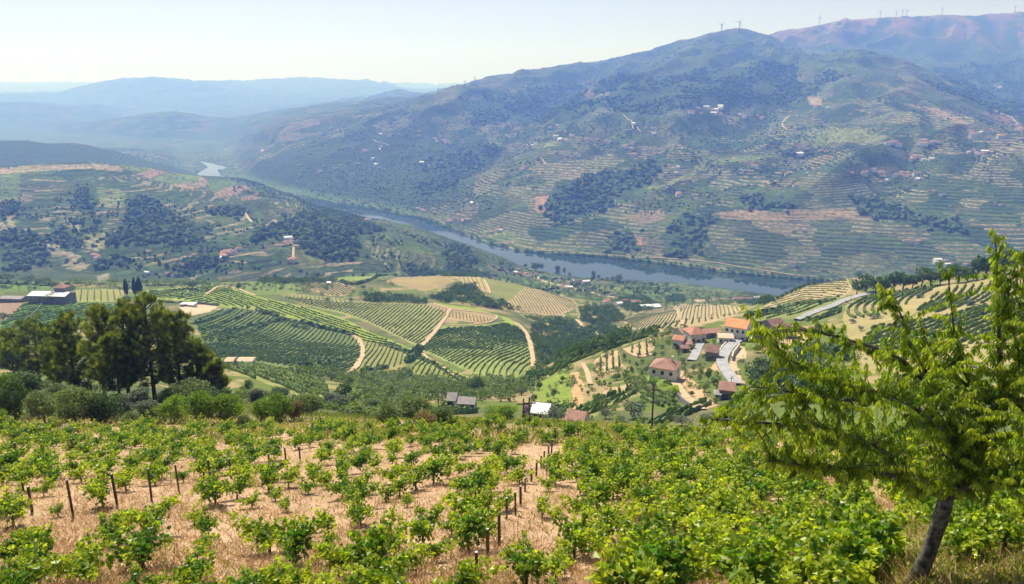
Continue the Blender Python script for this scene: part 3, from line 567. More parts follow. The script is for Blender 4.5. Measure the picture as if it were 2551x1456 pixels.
# ------------------------------------------------------------------ foliage generators
def leafquads(C, L, W, U=None, bend=.25, up=.0):
    """folded leaf quads; C centres (n,3); U optional leaf axis"""
    n = len(C)
    if U is None:
        U = rng.normal(size=(n, 3)); U[:, 2] = U[:, 2]*.6 + up
    U = U/np.linalg.norm(U, axis=1, keepdims=True)
    B = np.cross(U, rng.normal(size=(n, 3))); B /= np.linalg.norm(B, axis=1, keepdims=True)+1e-9
    Nn = np.cross(U, B); L = np.broadcast_to(L, (n,))[:, None]; W = np.broadcast_to(W, (n,))[:, None]
    V = np.stack([C-U*L*.5, C+B*W*.5+Nn*L*bend*.3, C+U*L*.5-Nn*L*bend*.3, C-B*W*.5+Nn*L*bend*.3], 1).reshape(-1, 3)
    return V, np.arange(4*n).reshape(-1, 4)
def tints(n, per, lo=0, hi=1, gl=.2, gh=.9, base=None):
    r = rng.uniform(lo, hi, n) if base is None else np.clip(base+rng.normal(0, .12, n), 0, 1)
    g = rng.uniform(gl, gh, n)
    return np.repeat(np.stack([r, g, np.zeros(n), np.ones(n)], -1), per, 0)
def crown_pts(n, lobes, shell=.55):
    """points in a cluster of lobes [(cx,cy,cz,rx,rz)]; returns points, height 0..1 inside the crown"""
    w = np.array([l[3]**2*l[4] for l in lobes]); k = rng.choice(len(lobes), n, p=w/w.sum())
    d = rng.normal(size=(n, 3)); d /= np.linalg.norm(d, axis=1, keepdims=True)
    r = shell+(1-shell)*rng.random(n)**.6; r *= rng.uniform(.82, 1.08, n)
    Lb = np.array(lobes)[k]
    P = np.stack([Lb[:, 0]+d[:, 0]*r*Lb[:, 3], Lb[:, 1]+d[:, 1]*r*Lb[:, 3], Lb[:, 2]+d[:, 2]*r*Lb[:, 4]], -1)
    return P, k
def lobes_round(nl, R0, H, z0, flat=.8, seed=0):
    rr = np.random.default_rng(seed); out = [(0, 0, z0+H*.5, R0*.62, H*.42)]
    for i in range(nl):
        a = rr.uniform(0, 2*math.pi); q = rr.uniform(.3, .66)*R0; z = z0+H*rr.uniform(.22, .84); s = rr.uniform(.26, .48)*R0
        if z > z0+.7*H: q *= .6
        out.append((math.cos(a)*q, math.sin(a)*q, z, s, s*flat))
    return out
def trunk_mesh(name, h, r, lean=.1, seed=0, limbs=4, top=.6):
    rr = random.Random(seed); b = MB(); lx, ly = rr.uniform(-lean, lean)*h, rr.uniform(-lean, lean)*h
    pts = [(lx*t*t, ly*t*t, h*t) for t in (0, .25, .5, .75, 1)]
    b.tube([(0, 0, -h*.12)]+pts, [r*1.3, r*1.15, r*.95, r*.8, r*.6, r*.35], 7)
    for i in range(limbs):
        t = rr.uniform(.35, .8); a = rr.uniform(0, 6.28); l = h*rr.uniform(.35, .6)*top/.6
        p0 = Vector((lx*t*t, ly*t*t, h*t)); p1 = p0+Vector((math.cos(a)*l*.6, math.sin(a)*l*.6, l*.45)); p2 = p0+Vector((math.cos(a)*l, math.sin(a)*l, l*.95))
        b.tube([p0, p1, p2], [r*.45, r*.3, r*.12], 5)
    return b.mesh(name, [M['bark']], True)
TREES = {}
def tree_kind(key, mat, n, leaf, R0=.5, H=.8, z0=.18, nl=9, var=3, th=.55, tr=.03, flat=.8, shell=.5, up=0):
    """unit tree (1 m tall, 1 m wide), scaled when placed"""
    L = []
    for s in range(var):
        lob = lobes_round(nl, R0, H, z0, flat, s*7+len(key)); P, k = crown_pts(n, lob, shell)
        base = np.random.default_rng(s).uniform(.15, .75, len(lob))[k]
        V, F = leafquads(P, rng.uniform(.7, 1.3, n)*leaf, rng.uniform(.5, 1.0, n)*leaf*.75, up=up)
        L.append((mk_mesh(key+'_crown', V, F, [M[mat]], False, col=tints(n, 4, base=base)), trunk_mesh(key+'_trunk', th, tr, .12, s)))
    TREES[key] = L
tree_kind('oak', 'oak', 520, .105, nl=9)
tree_kind('olive', 'olive', 520, .095, nl=8)
tree_kind('green', 'scrub', 520, .10, nl=8)
tree_kind('cypress', 'cypress', 600, .10, R0=.3, H=.97, z0=.03, nl=0, var=2, th=.3, shell=.3, up=.8)
for k in range(2):      # taper the cypress
    me = TREES['cypress'][k][0]; co = np.zeros(len(me.vertices)*3, np.float32); me.vertices.foreach_get('co', co); co = co.reshape(-1, 3)
    z = np.clip(co[:, 2], 0, 1); w = 1.9*np.sqrt(np.clip(1-z, .0, 1))*np.clip(.55+z, 0, 1); co[:, 0] *= w; co[:, 1] *= w; co[:, 2] = .04+(z-.1)*1.12
    me.vertices.foreach_set('co', co.ravel()); me.update()
for nm, mt_ in (('n_oak', 'oak'), ('n_olive', 'olive'), ('n_scrub', 'scrub'), ('n_broom', 'broom'), ('n_rust', 'rust')):
    tree_kind(nm, mt_, 3800, .055, R0=.5, H=.95, z0=.03, nl=16, th=.5, tr=.02, shell=.4, up=.35 if nm == 'n_broom' else .1)
tree_kind('purple', 'purple', 500, .10, z0=.05, H=.9, nl=6, var=1)

def place_tree(name, key, P, h, w, label, cat, group, var=None, rz=None):
    L = TREES[key]; cr, tk = L[var if var is not None else random.randrange(len(L))]
    e = empty(name, P, random.uniform(0, 6.28) if rz is None else rz)
    link('crown', cr, e, scale=(w, w, h)); link('trunk', tk, e, scale=(w if w < h*1.5 else h, w if w < h*1.5 else h, h)); tag(e, label, cat, group); return e
def size_m(q, Y): return q/S/FPX*Y*1.04

GTREES = {}
def put(name, key, x, y, wq, hq, grp, look, cat='tree', ymin=12.0):
    P = pick(x, y, ymin); GTREES.setdefault(grp, []).append((x, name, key, P, size_m(hq, P[1])*1.06, size_m(wq, P[1])*1.05, look, cat, y))
GRP_SHRUB = 'shrubs behind the foreground vineyard'
for x, y, w, h_, k in [(40,1050,100,120,'n_oak'),(112,1055,110,95,'n_scrub'),(190,1062,130,105,'n_scrub'),(60,990,120,75,'n_oak'),(252,1060,110,95,'n_oak'),(300,1040,90,62,'n_olive'),(372,1055,90,66,'n_olive'),(350,1012,80,50,'n_olive'),
  (436,1055,95,78,'n_broom'),(505,1058,110,92,'n_broom'),(572,1058,110,88,'n_broom'),(482,1005,120,64,'n_scrub'),(652,1050,70,62,'n_broom'),(694,1052,90,80,'n_broom'),(733,1048,60,52,'n_rust'),(765,1035,95,58,'n_scrub'),(640,1003,60,40,'n_olive'),
  (832,1020,80,48,'n_olive'),(560,1012,80,46,'n_oak'),(18,1015,60,90,'n_broom'),(146,1003,90,55,'n_scrub'),(382,1068,40,26,'n_rust'),(925,1022,60,32,'n_scrub'),(968,1062,80,62,'n_scrub'),(1035,1060,120,82,'n_scrub'),(1098,1066,80,56,'n_scrub'),
  (1058,1072,92,44,'n_rust'),(1250,1052,100,46,'n_broom'),(1312,1054,50,24,'n_scrub'),(205,985,80,50,'n_oak'),(420,1008,70,46,'n_oak'),(700,1000,70,40,'n_oak'),(6,1075,60,60,'n_broom'),(330,1062,60,40,'n_scrub'),(610,1062,46,30,'n_scrub')]:
    look = {'n_oak': 'dark green', 'n_olive': 'grey green', 'n_scrub': 'dull green', 'n_broom': 'bright green', 'n_rust': 'rusty brown dry'}[k]
    put('shrub', k, x, y, w, h_, GRP_SHRUB, look, 'shrub')
GRP_V = 'trees around the village slope'
for x, y, w, h_, k in [(1188,980,58,46,'oak'),(858,998,62,50,'oak'),(622,982,32,42,'oak'),(1578,1042,74,48,'olive'),(1390,1052,60,42,'olive'),(1343,972,22,24,'oak'),(1379,992,18,26,'oak'),(1401,952,17,18,'oak'),(1427,947,9,9,'oak'),(1535,947,30,18,'oak'),
  (1574,937,14,28,'oak'),(1486,950,12,12,'oak'),(1505,968,12,24,'olive'),(1585,917,14,18,'olive'),(1555,897,14,18,'olive'),(1630,892,15,17,'oak'),(1612,887,12,10,'oak'),(1510,1012,30,24,'green'),(1424,1020,30,20,'green'),(1508,1043,42,28,'olive'),
  (1764,952,24,40,'oak'),(1723,987,20,15,'oak'),(1632,842,18,12,'oak'),(1668,824,24,12,'oak'),(1747,822,18,8,'olive'),(1708,937,14,20,'olive'),(1728,927,16,22,'olive'),(1742,952,18,20,'olive'),(1756,977,28,26,'green'),(1887,878,36,20,'oak'),
  (1898,928,64,40,'oak'),(1930,952,42,32,'oak'),(1968,962,40,22,'olive'),(1778,957,26,18,'green'),(1850,978,28,26,'olive'),(1969,842,24,17,'oak'),(1940,838,24,12,'olive'),(1656,968,28,20,'oak'),(1725,872,22,15,'green'),(1744,848,18,14,'oak'),
  (1637,830,18,10,'green'),(1600,905,16,12,'green'),(1650,885,20,10,'green'),(1690,882,22,12,'green'),(1700,905,20,16,'olive'),(1608,930,18,18,'olive'),(1545,985,10,9,'oak'),(1465,985,12,14,'oak'),(1370,1010,24,14,'green'),(1330,1000,26,20,'oak'),
  (1330,1028,20,16,'green'),(1300,985,30,20,'olive'),(1640,1010,30,18,'olive'),(1600,1012,26,16,'green'),(1680,1008,24,16,'oak'),(1545,1050,40,16,'olive'),(1700,1060,60,26,'olive'),(1760,1058,60,30,'olive'),(1650,1075,50,20,'olive'),(1820,1030,50,26,'green'),
  (1650,940,9,16,'oak'),(1520,962,14,12,'oak'),(1450,975,10,9,'green'),(1590,890,12,12,'olive'),(1568,905,12,9,'green'),(1495,1000,10,9,'oak'),(1860,925,24,16,'green'),(1845,1010,40,22,'green'),(1900,1000,50,30,'green'),(1960,1010,60,34,'oak'),(2030,960,50,30,'oak')]:
    put('tree', k, x, y, w, h_, GRP_V, {'oak': 'round dark green', 'olive': 'silvery olive', 'green': 'mid green bushy'}[k], ymin=130)
GRP_R = 'trees on the right hill'
xs = list(range(2134, 2560, 23))
for i, x in enumerate(xs):
    yb = np.interp(x, [2134, 2200, 2300, 2400, 2450, 2560], [734, 731, 716, 704, 694, 672]); put('tree', 'oak', x, yb, 44+8*(i % 3), 38+8*((i*5) % 3)+(12 if x > 2420 else 0), GRP_R, 'dense dark green')
for x in range(1926, 2050, 11):
    put('tree', 'oak', x, np.interp(x, [1926, 1975, 2010, 2050], [755, 730, 716, 703]), 15, 13, GRP_R, 'small dark green')
for x, y, w, h_, k in [(2138,693,28,20,'oak'),(1985,762,13,13,'oak'),(2041,759,13,13,'oak'),(2056,752,10,10,'oak'),(2088,742,8,8,'oak'),(2040,828,30,24,'oak'),(2066,842,30,22,'oak'),(2109,757,15,8,'olive'),(2176,794,44,13,'olive'),(2122,805,26,11,'olive'),
  (2144,824,20,13,'olive'),(2230,775,30,11,'olive'),(2290,742,30,10,'olive'),(2010,835,22,12,'green'),(2090,865,26,14,'olive'),(2200,905,40,20,'oak'),(2300,900,30,16,'green'),(2420,760,30,14,'olive')]:
    put('tree', k, x, y, w, h_, GRP_R, {'oak': 'round dark green', 'olive': 'silvery olive', 'green': 'mid green bushy'}[k])
GRP_F = 'trees round the left farm plateau'
for x, y, w, h_, k in [(318,757,32,18,'oak'),(338,759,14,11,'oak'),(480,720,34,22,'oak'),(595,724,17,20,'oak'),(937,744,17,17,'oak'),(905,720,16,10,'oak'),(20,700,60,20,'oak'),(70,702,50,16,'oak'),(110,706,50,16,'oak'),(200,712,40,12,'oak'),(250,714,40,12,'green'),
  (8,800,34,22,'oak'),(10,720,20,10,'oak'),(430,716,24,8,'oak'),(520,712,18,8,'oak'),(670,715,10,8,'oak'),(640,712,9,7,'oak'),(700,722,10,7,'oak'),(560,712,10,6,'oak'),(875,752,12,10,'oak'),(815,748,20,7,'oak'),(130,755,56,30,'oak'),(170,725,40,12,'oak'),
  (697,799,34,12,'oak'),(735,812,30,10,'oak'),(605,770,7,12,'oak'),(617,772,9,10,'oak'),(655,782,24,10,'oak'),(760,818,26,9,'oak'),(712,905,26,12,'oak'),(787,985,14,16,'oak')]:
    put('tree', k, x, y, w, h_, GRP_F, {'oak': 'low dark green', 'green': 'low mid green'}[k], ymin=280)
GRP_B = 'trees on the river bank'
for x, y, w, h_ in [(1334,677,34,25),(1350,676,12,21),(1389,679,19,19),(1406,679,10,13),(1419,689,11,11),(1479,692,15,19),(1491,696,12,12),(1539,703,30,19),(1582,706,11,9),(1513,699,12,9),(1560,706,14,8),(1620,711,16,10),(1660,714,14,9),(1310,668,14,12)]:
    put('tree', 'oak', x, y, w, h_, GRP_B, 'leafy green waterside', ymin=1000)
fb = np.array([(841,506),(934,520),(1059,548),(1121,570),(1214,607),(1308,629),(1495,641),(1632,656),(1706,666),(1812,681),(1893,688),(1980,696),(2080,704)])
rb = random.Random(5)
for i in range(78):
    x = 850+1220*((i+rb.random()*.8)/78); y = np.interp(x, fb[:, 0], fb[:, 1])-rb.uniform(.5, 3.5)
    put('tree', 'green' if rb.random() < .4 else 'oak', x, y, rb.uniform(9, 18), rb.uniform(3.5, 8) if x < 1500 else rb.uniform(6, 12), GRP_B+' across the water', 'leafy green waterside', ymin=1000)
for i in range(16):
    put('tree', 'oak', rb.uniform(577, 700), 0, 8, 6, GRP_B+' at the far bend', 'blue green waterside') if False else None
WHERE = {GRP_SHRUB: 'behind the foreground vines', GRP_V: 'on the village slope', GRP_R: 'on the right-hand hill', GRP_F: 'on left farm plateau', GRP_B: 'on the near river bank', GRP_B+' across the water': 'on the far river bank'}
for g, L in GTREES.items():
    cnt = {}
    for t in sorted(L, key=lambda t: t[0]):
        look = t[6]; cnt[look] = cnt.get(look, 0)+1
        place_tree(t[1], t[2], t[3], t[4], t[5], '%s %s %s, %s from left' % (look, t[1], WHERE[g], ordw(cnt[look])), t[7], g)
for i, (x, w, h_) in enumerate([(316, 22, 46), (337, 20, 50), (349, 26, 52)]):
    P = pick(x, 738, 300); place_tree('cypress_tree', 'cypress', P, size_m(h_, P[1])*1.05, size_m(w, P[1])*1.2, ['tall dark cypress tree, leftmost of three beside the farm field', 'tall dark cypress tree, middle one of three beside the farm field', 'tall dark cypress tree, rightmost of three beside the farm field'][i], 'tree', 'cypresses on the left plateau')
P = pick(1311, 1036, 130); place_tree('blossom_tree', 'purple', P, size_m(34, P[1]), size_m(30, P[1]), 'purple flowering bush left of the white shed roof', 'shrub', None)

# ------------------------------------------------------------------ pines
def pine_meshes(seed, h, w):
    rr = np.random.default_rng(seed); b = MB(); r = h*.017
    lean = rr.uniform(-.06, .06)*h; pts = [(lean*t*t, 0, h*t) for t in (0, .2, .4, .6, .8, .96)]
    b.tube([(0, 0, -.5)]+pts, [r*1.4, r*1.2, r, r*.85, r*.6, r*.4, r*.12], 8)
    tips = []
    z = .16
    while z < .97:
        t = (z-.16)/.81; reach = w*.5*(1-t**2.2*.70)*(.62+.38*min(1, t*3.5))
        for k in range(rr.integers(3, 6)):
            a = rr.uniform(0, 6.28); l = reach*rr.uniform(.55, 1.05); p0 = Vector((lean*z*z, 0, h*z))
            rise = l*rr.uniform(.15, .5)+t*l*.5
            p1 = p0+Vector((math.cos(a)*l*.55, math.sin(a)*l*.55, rise*.3)); p2 = p0+Vector((math.cos(a)*l, math.sin(a)*l, rise))
            b.tube([p0, p1, p2], [r*.35, r*.22, r*.06], 5, cap=False)
            for s in range(int(5+l*4)):
                f = rr.uniform(.45, 1.05)**.7; q = p0.lerp(p1, f/.55) if f < .55 else p1.lerp(p2, (f-.55)/.45)
                sp_ = .10*l+.10; tips.append((q.x+rr.normal()*sp_, q.y+rr.normal()*sp_, q.z+abs(rr.normal())*sp_*.7))
        z += rr.uniform(.025, .045)
    tips = np.array(tips); n = len(tips); m = 26
    U = rng.normal(size=(n, m, 3)); U[..., 2] = np.abs(U[..., 2])*.8+1.5; U /= np.linalg.norm(U, axis=2, keepdims=True)
    L = rng.uniform(.3, .7, (n, m)); C = tips[:, None, :]+U*L[..., None]*.45+rng.normal(size=(n, m, 3))*.09
    V, F = leafquads(C.reshape(-1, 3), L.ravel()*1.1, .045, U=U.reshape(-1, 3), bend=.1)
    base = np.repeat(rng.choice([.0, .15, .5, 1.0], n), m)
    return b.mesh('pine_trunk', [M['bark']], True), mk_mesh('pine_crown', V, F, [M['pine']], False, col=tints(n*m, 4, base=base, gl=.1, gh=1.0))
PN = [(100,958,812,150),(38,950,828,90),(192,985,792,120),(262,990,768,115),(322,994,757,120),(386,996,748,150),(452,992,785,120),(300,1000,838,110),(498,992,862,95),(540,998,908,70),(150,975,850,90)]
for i, (x, yb, yt, wq) in enumerate(sorted(PN)):
    P = pick(x, yb); hm_ = -ray(x, yt)[1]*P[1]-P[2]; tk, cr = pine_meshes(100+i, hm_, size_m(wq, P[1]))
    e = empty('pine_tree', P); link('trunk', tk, e); link('crown', cr, e)
    tag(e, 'dark pine tree with upswept needle tufts, %s from the left in the pine clump' % ordw(i+1), 'tree', 'pines of the left clump')

# ------------------------------------------------------------------ rows of vines and hedges on the hills
ROWS = []
def row_geo(X, Y, h_, w, rough=.22):
    n = len(X); Z = ground(X, Y); tx = np.gradient(X); ty = np.gradient(Y); l = np.hypot(tx, ty)+1e-9; nx, ny = -ty/l, tx/l
    hh = h_*(1+rng.normal(0, rough, n)); ww = w*.5*(1+rng.normal(0, rough, n))
    gap = (rng.random(n) < .06); hh = np.where(gap, hh*.35, hh); ww = np.where(gap, ww*.5, ww)
    prof = [(-.75, -.15), (-1, .55), (-.35, 1.0), (.4, .97), (1, .5), (.75, -.15)]; V = []
    for a, b_ in prof:
        j = rng.normal(0, rough*.35, (3, n))*w
        V.append(np.stack([X+nx*ww*a+j[0], Y+ny*ww*a+j[1], Z+hh*b_+j[2]], -1))
    V = np.concatenate(V); i = np.arange(n-1); F = [np.stack([a*n+i, (a+1)*n+i, (a+1)*n+i+1, a*n+i+1], -1) for a in range(5)]
    g = rng.uniform(.3, .9, n); r = rng.uniform(.1, .9, n)
    col = np.tile(np.stack([r, g, np.zeros(n), np.ones(n)], -1), (6, 1)); return V, np.concatenate(F), col
def rows(poly, d, spacing, bend=0, h_=1.1, w=.52, field='', step=None, minlen=5):
    W = wpoly(poly, 4); A, B_ = pick(*d[0])[:2], pick(*d[1])[:2]; dv = (B_-A)/np.linalg.norm(B_-A); nv = np.array([-dv[1], dv[0]])
    Wn = np.array(W); c0 = Wn.mean(0); u = (Wn-c0)@dv; q = (Wn-c0)@nv; st = step or max(1.6, c0[1]/360)
    s = np.arange(u.min()-5, u.max()+5, st)
    for off in np.arange(q.min()-abs(bend)*max(abs(u))**2, q.max()+abs(bend)*max(abs(u))**2, spacing):
        P = c0 + s[:, None]*dv + (off+bend*s**2+rng.normal(0, .08, len(s)))[:, None]*nv
        m = inpoly(P[:, 0], P[:, 1], W); e = np.flatnonzero(np.diff(np.r_[0, m.astype(int), 0]))
        for a, b2 in zip(e[::2], e[1::2]):
            if (b2-a)*st >= minlen and b2-a >= 3: ROWS.append((P[a:b2, 0], P[a:b2, 1], h_, w, field))
rows([(1046,872),(1098,818),(1215,812),(1258,804),(1290,815),(1308,832),(1322,889),(1322,914),(1290,935),(1225,954),(1178,926),(1100,892),(1068,878)], ((1130,905),(1260,858)), 3.8, -.0012, field='domed vineyard')
rows([(700,738),(850,753),(950,755),(1062,760),(1105,775),(1114,790),(1092,810),(1046,860),(1030,855),(980,832),(920,802),(850,777),(765,762)], ((960,810),(1010,770)), 3.7, .0004, field='vineyard left of the steep track')
rows([(1070,760),(1120,772),(1236,797),(1205,805),(1122,792)], ((1150,778),(1152,795)), 3.2, field='tan strip vineyard')
rows([(482,797),(560,770),(640,774),(700,792),(838,829),(888,840),(900,862),(897,893),(868,928),(780,922),(650,902),(512,888),(507,850)], ((600,880),(720,850)), 3.5, .0003, field='dark slope vineyard')
rows([(907,848),(950,857),(1010,868),(1026,882),(1012,903),(960,922),(892,928),(907,900)], ((930,900),(950,872)), 3.2, field='vineyard right of the curved track')
rows([(1022,928),(1045,888),(1098,907),(1146,940),(1120,948)], ((1060,935),(1080,905)), 3.2, field='vineyard under the lime ridge')
rows([(522,906),(640,908),(700,922),(768,932),(818,960),(818,988),(740,983),(650,948),(580,928)], ((560,918),(700,965)), 4.0, -.0012, 1.5, .9, field='lower left curved vineyard')
rows([(752,709),(830,705),(883,713),(868,734),(820,736),(772,720)], ((790,712),(830,735)), 4.0, field='tan vineyard on the hill crest')
rows([(700,740),(760,735),(860,747),(888,758),(850,770),(780,760)], ((800,742),(808,760)), 4.0, field='lime vineyard on the hill')
rows([(505,742),(545,716),(570,718),(640,742),(760,768),(850,794),(920,830),(1000,862),(1060,892),(1130,926),(1175,950),(1150,958),(1080,912),(1000,878),(900,846),(840,822),(700,783),(620,765),(560,762)], ((600,748),(640,762)), 5.5, 0, 1.1, .6, field='lime ridge vineyard')
rows([(370,725),(538,713),(502,742),(560,762),(440,745),(370,743)], ((400,740),(470,728)), 6, 0, 1.1, .6, field='lime field by the cypresses')
rows([(188,724),(303,724),(298,750),(188,750)], ((240,728),(240,748)), 5.0, 0, 1.2, .7, field='striped field beside the farm')
rows([(2,805),(60,755),(248,755),(335,766),(208,798),(128,830),(60,848),(2,848)], ((80,790),(180,770)), 7, 0, 1.0, .9, field='green field below the farm')
rows([(1122,688),(1188,690),(1213,706),(1218,728),(1172,710),(1142,697)], ((1165,692),(1172,708)), 5, field='pale vineyard under the wood')
rows([(1250,767),(1310,718),(1380,731),(1428,750),(1438,765),(1390,785),(1292,776)], ((1340,730),(1365,762)), 3.8, field='striped tan knoll')
rows([(1432,754),(1478,770),(1498,788),(1442,790)], ((1450,760),(1462,785)), 4.4, field='small striped knoll')
rows([(1294,785),(1400,787),(1438,801),(1450,816),(1380,810),(1322,797)], ((1350,788),(1400,808)), 3.6, field='striped strip under the knoll')
rows([(1553,797),(1600,777),(1680,762),(1690,790),(1698,812),(1602,828),(1573,815)], ((1580,812),(1640,775)), 3.2, field='left half of the round knoll')
rows([(1692,760),(1800,760),(1845,768),(1828,785),(1702,812)], ((1760,762),(1762,800)), 3.4, field='right half of the round knoll')
rows([(1480,903),(1500,884),(1537,874),(1550,910),(1520,925),(1489,924)], ((1515,880),(1516,920)), 2.6, 0, 1.6, .55, field='tan plot on the village slope')
rows([(1500,989),(1504,977),(1585,950),(1587,962),(1522,986)], ((1545,955),(1546,980)), 2.8, 0, 1.6, .6, field='long tan plot on the village slope')
rows([(1556,869),(1630,841),(1627,871),(1590,887),(1571,881)], ((1600,852),(1601,880)), 3.2, 0, 1.5, .6, field='tan plot below the red roofs')
rows([(1342,940),(1400,892),(1560,843),(1640,813),(1640,830),(1560,860),(1450,896),(1370,938)], ((1400,905),(1480,873)), 4, 0, 1.4, .8, field='edge terraces of the village slope')
rows([(1432,1030),(1442,1010),(1490,987),(1590,964),(1590,984),(1520,1010),(1480,1040)], ((1440,1030),(1560,975)), 3.6, 0, 1.4, .8, field='terraces above the white shed')
rows([(1600,1052),(1700,1012),(1760,998),(1785,1012),(1700,1050),(1640,1066)], ((1640,1050),(1740,1010)), 3.4, 0, 1.4, .9, field='terraces below the dirt track')
rows([(1590,975),(1640,965),(1690,1000),(1640,1020),(1600,1000)], ((1600,975),(1670,1005)), 2.6, 0, 1.3, .8, field='terraces below the lime hedge')
rows([(1898,768),(1975,731),(2056,699),(2107,691),(2120,721),(2080,751),(2002,759),(1924,767)], ((1965,742),(1990,762)), 7.0, .001, .8, .4, field='pale terraces on the hill crest')
rows([(2101,792),(2111,760),(2176,737),(2323,713),(2345,710),(2323,722),(2270,751),(2216,783),(2136,794)], ((2112,792),(2200,735)), 4.0, -.003, 1.5, 1.1, field='curved terraces by the upper road')
rows([(1991,800),(2101,764),(2097,784),(2029,804)], ((2000,800),(2090,770)), 4.2, 0, 1.4, .9, field='strip under the upper road')
rows([(1870,788),(1975,758),(2100,742),(2080,752),(1975,785),(1880,798)], ((1880,790),(2000,757)), 6, 0, 1.0, .6, field='strip above the upper road')
rows([(2138,860),(2170,817),(2230,802),(2330,792),(2400,772),(2551,740),(2551,850),(2380,860),(2280,890),(2190,880)], ((2180,860),(2330,805)), 4.6, -.001, 1.5, 1.0, field='broad terraces behind the peach tree')
rows([(2350,720),(2551,690),(2551,735),(2400,765),(2330,780),(2280,775)], ((2330,775),(2420,725)), 4.0, .002, 1.5, 1.0, field='upper terraces behind the peach tree')
rows([(1310,1012),(1420,1010),(1400,1040),(1320,1040)], ((1320,1030),(1400,1015)), 3.0, 0, 1.3, .8, field='plot beside the white shed')
rows([(1000,1022),(1130,1018),(1200,1030),(1100,1040),(1010,1035)], ((1020,1030),(1150,1024)), 2.6, 0, 1.5, 1.0, field='dark rows below the grey roofs')
ROWS.sort(key=lambda r: -(len(r[0])*r[2]/np.mean(r[1])**1.5))
cnt = {}; IND = ROWS[:295]; REST = ROWS[295:]
IND = sorted(IND, key=lambda r: (r[4], project([[r[0].mean(), r[1].mean(), ground(r[0].mean(), r[1].mean())[0]]])[0][0]))
for X, Y, h_, w, f in IND:
    V, F, c = row_geo(X, Y, h_, w); cnt[f] = cnt.get(f, 0)+1
    o = link('vine_row', mk_mesh('vine_row', V, F, [M['vinerow']], False, col=c)); tag(o, 'green trellis row, %s from the left in the %s' % (ordw(cnt[f]), f), 'vine row', 'vine rows on the hillsides')
def merge(parts):
    Vs, Fs, Cs, b = [], [], [], 0
    for V, F, c in parts: Vs.append(V); Fs.append(F+b); Cs.append(c); b += len(V)
    return np.concatenate(Vs), np.concatenate(Fs), np.concatenate(Cs)
if REST:
    V, F, c = merge([row_geo(X, Y, h_, w) for X, Y, h_, w, f in REST])
    tag(link('vine_rows', mk_mesh('vine_rows', V, F, [M['vinerow']], False, col=c)), 'remaining thin rows of vines striping the hillsides', 'vine rows', kind='stuff')
print('rows', len(ROWS))
HG = [((478,807),(535,790),(587,768),1.6,3.0,'top terrace hedge'), ((504,822),(570,800),(627,777),1.4,2.4,'second terrace hedge'), ((504,842),(600,818),(697,794),1.5,2.8,'third terrace hedge'), ((585,842),(640,820),(695,797),1.4,2.4,'fourth terrace hedge'),
      ((513,862),(540,852),(570,845),1.5,3.0,'short terrace hedge'), ((745,912),(820,905),(890,885),1.6,3.0,'lower terrace hedge'), ((700,795),(790,815),(880,836),2.4,4.0,'ridge hedge'), ((640,772),(665,780),(690,788),2.2,4.0,'upper ridge hedge'),
      ((1016,905),(1035,885),(1046,870),3.0,5.0,'gully hedge'), ((905,928),(935,922),(965,915),1.8,3.0,'foot hedge'), ((380,752),(470,756),(548,760),1.5,2.5,'wall hedge'), ((210,800),(290,778),(350,765),1.6,2.6,'field edge hedge'),
      ((130,832),(170,815),(205,800),1.6,2.6,'lower field edge hedge'), ((850,702),(930,695),(1010,686),2.2,4.0,'crest hedge'), ((1620,952),(1650,968),(1684,985),2.2,3.4,'bright pergola hedge'), ((0,707),(120,712),(180,720),2.5,5.0,'plateau hedge'),
      ((1560,845),(1600,832),(1640,818),2.2,3.0,'slope crest hedge'), ((1860,790),(1900,780),(1950,768),2.0,3.0,'roadside hedge'), ((362,712),(440,710),(520,706),1.6,3.0,'skyline hedge')]
for p0, p1, p2, h_, w, nm in HG:
    P = np.array([pick(*p, 250 if p[0] < 1500 else 12)[:2] for p in (p0, p1, p2)]); t = np.linspace(0, 1, max(8, int(np.linalg.norm(P[2]-P[0])/1.5)))
    Q = ((1-t)**2)[:, None]*P[0]+(2*t*(1-t))[:, None]*(2*P[1]-.5*(P[0]+P[2]))+(t**2)[:, None]*P[2]
    V, F, c = row_geo(Q[:, 0], Q[:, 1], h_, w, .35); o = link('hedge', mk_mesh('hedge', V, F, [M['broom' if 'bright' in nm else 'oak']], False, col=c)); tag(o, 'long %s, %s leafy strip along its slope' % (nm, 'lime green' if 'bright' in nm else 'dark'), 'hedge')

# ------------------------------------------------------------------ woods and scattered far trees (countless: stuff)
def sample_poly(poly, spacing):
    W = np.array(wpoly(poly, 4)); x0, y0 = W.min(0); x1, y1 = W.max(0); n = int((x1-x0)*(y1-y0)/spacing**2)
    n = min(n, 60000); P = np.stack([rng.uniform(x0, x1, n), rng.uniform(y0, y1, n)], -1); return P[inpoly(P[:, 0], P[:, 1], list(map(tuple, W)))]
t_ = (1+5**.5)/2; ICO = np.array([(-1,t_,0),(1,t_,0),(-1,-t_,0),(1,-t_,0),(0,-1,t_),(0,1,t_),(0,-1,-t_),(0,1,-t_),(t_,0,-1),(t_,0,1),(-t_,0,-1),(-t_,0,1)])/math.sqrt(1+t_*t_)
ICF = np.array([(0,11,5),(0,5,1),(0,1,7),(0,7,10),(0,10,11),(1,5,9),(5,11,4),(11,10,2),(10,7,6),(7,1,8),(3,9,4),(3,4,2),(3,2,6),(3,6,8),(3,8,9),(4,9,5),(2,4,11),(6,2,10),(8,6,7),(9,8,1)])
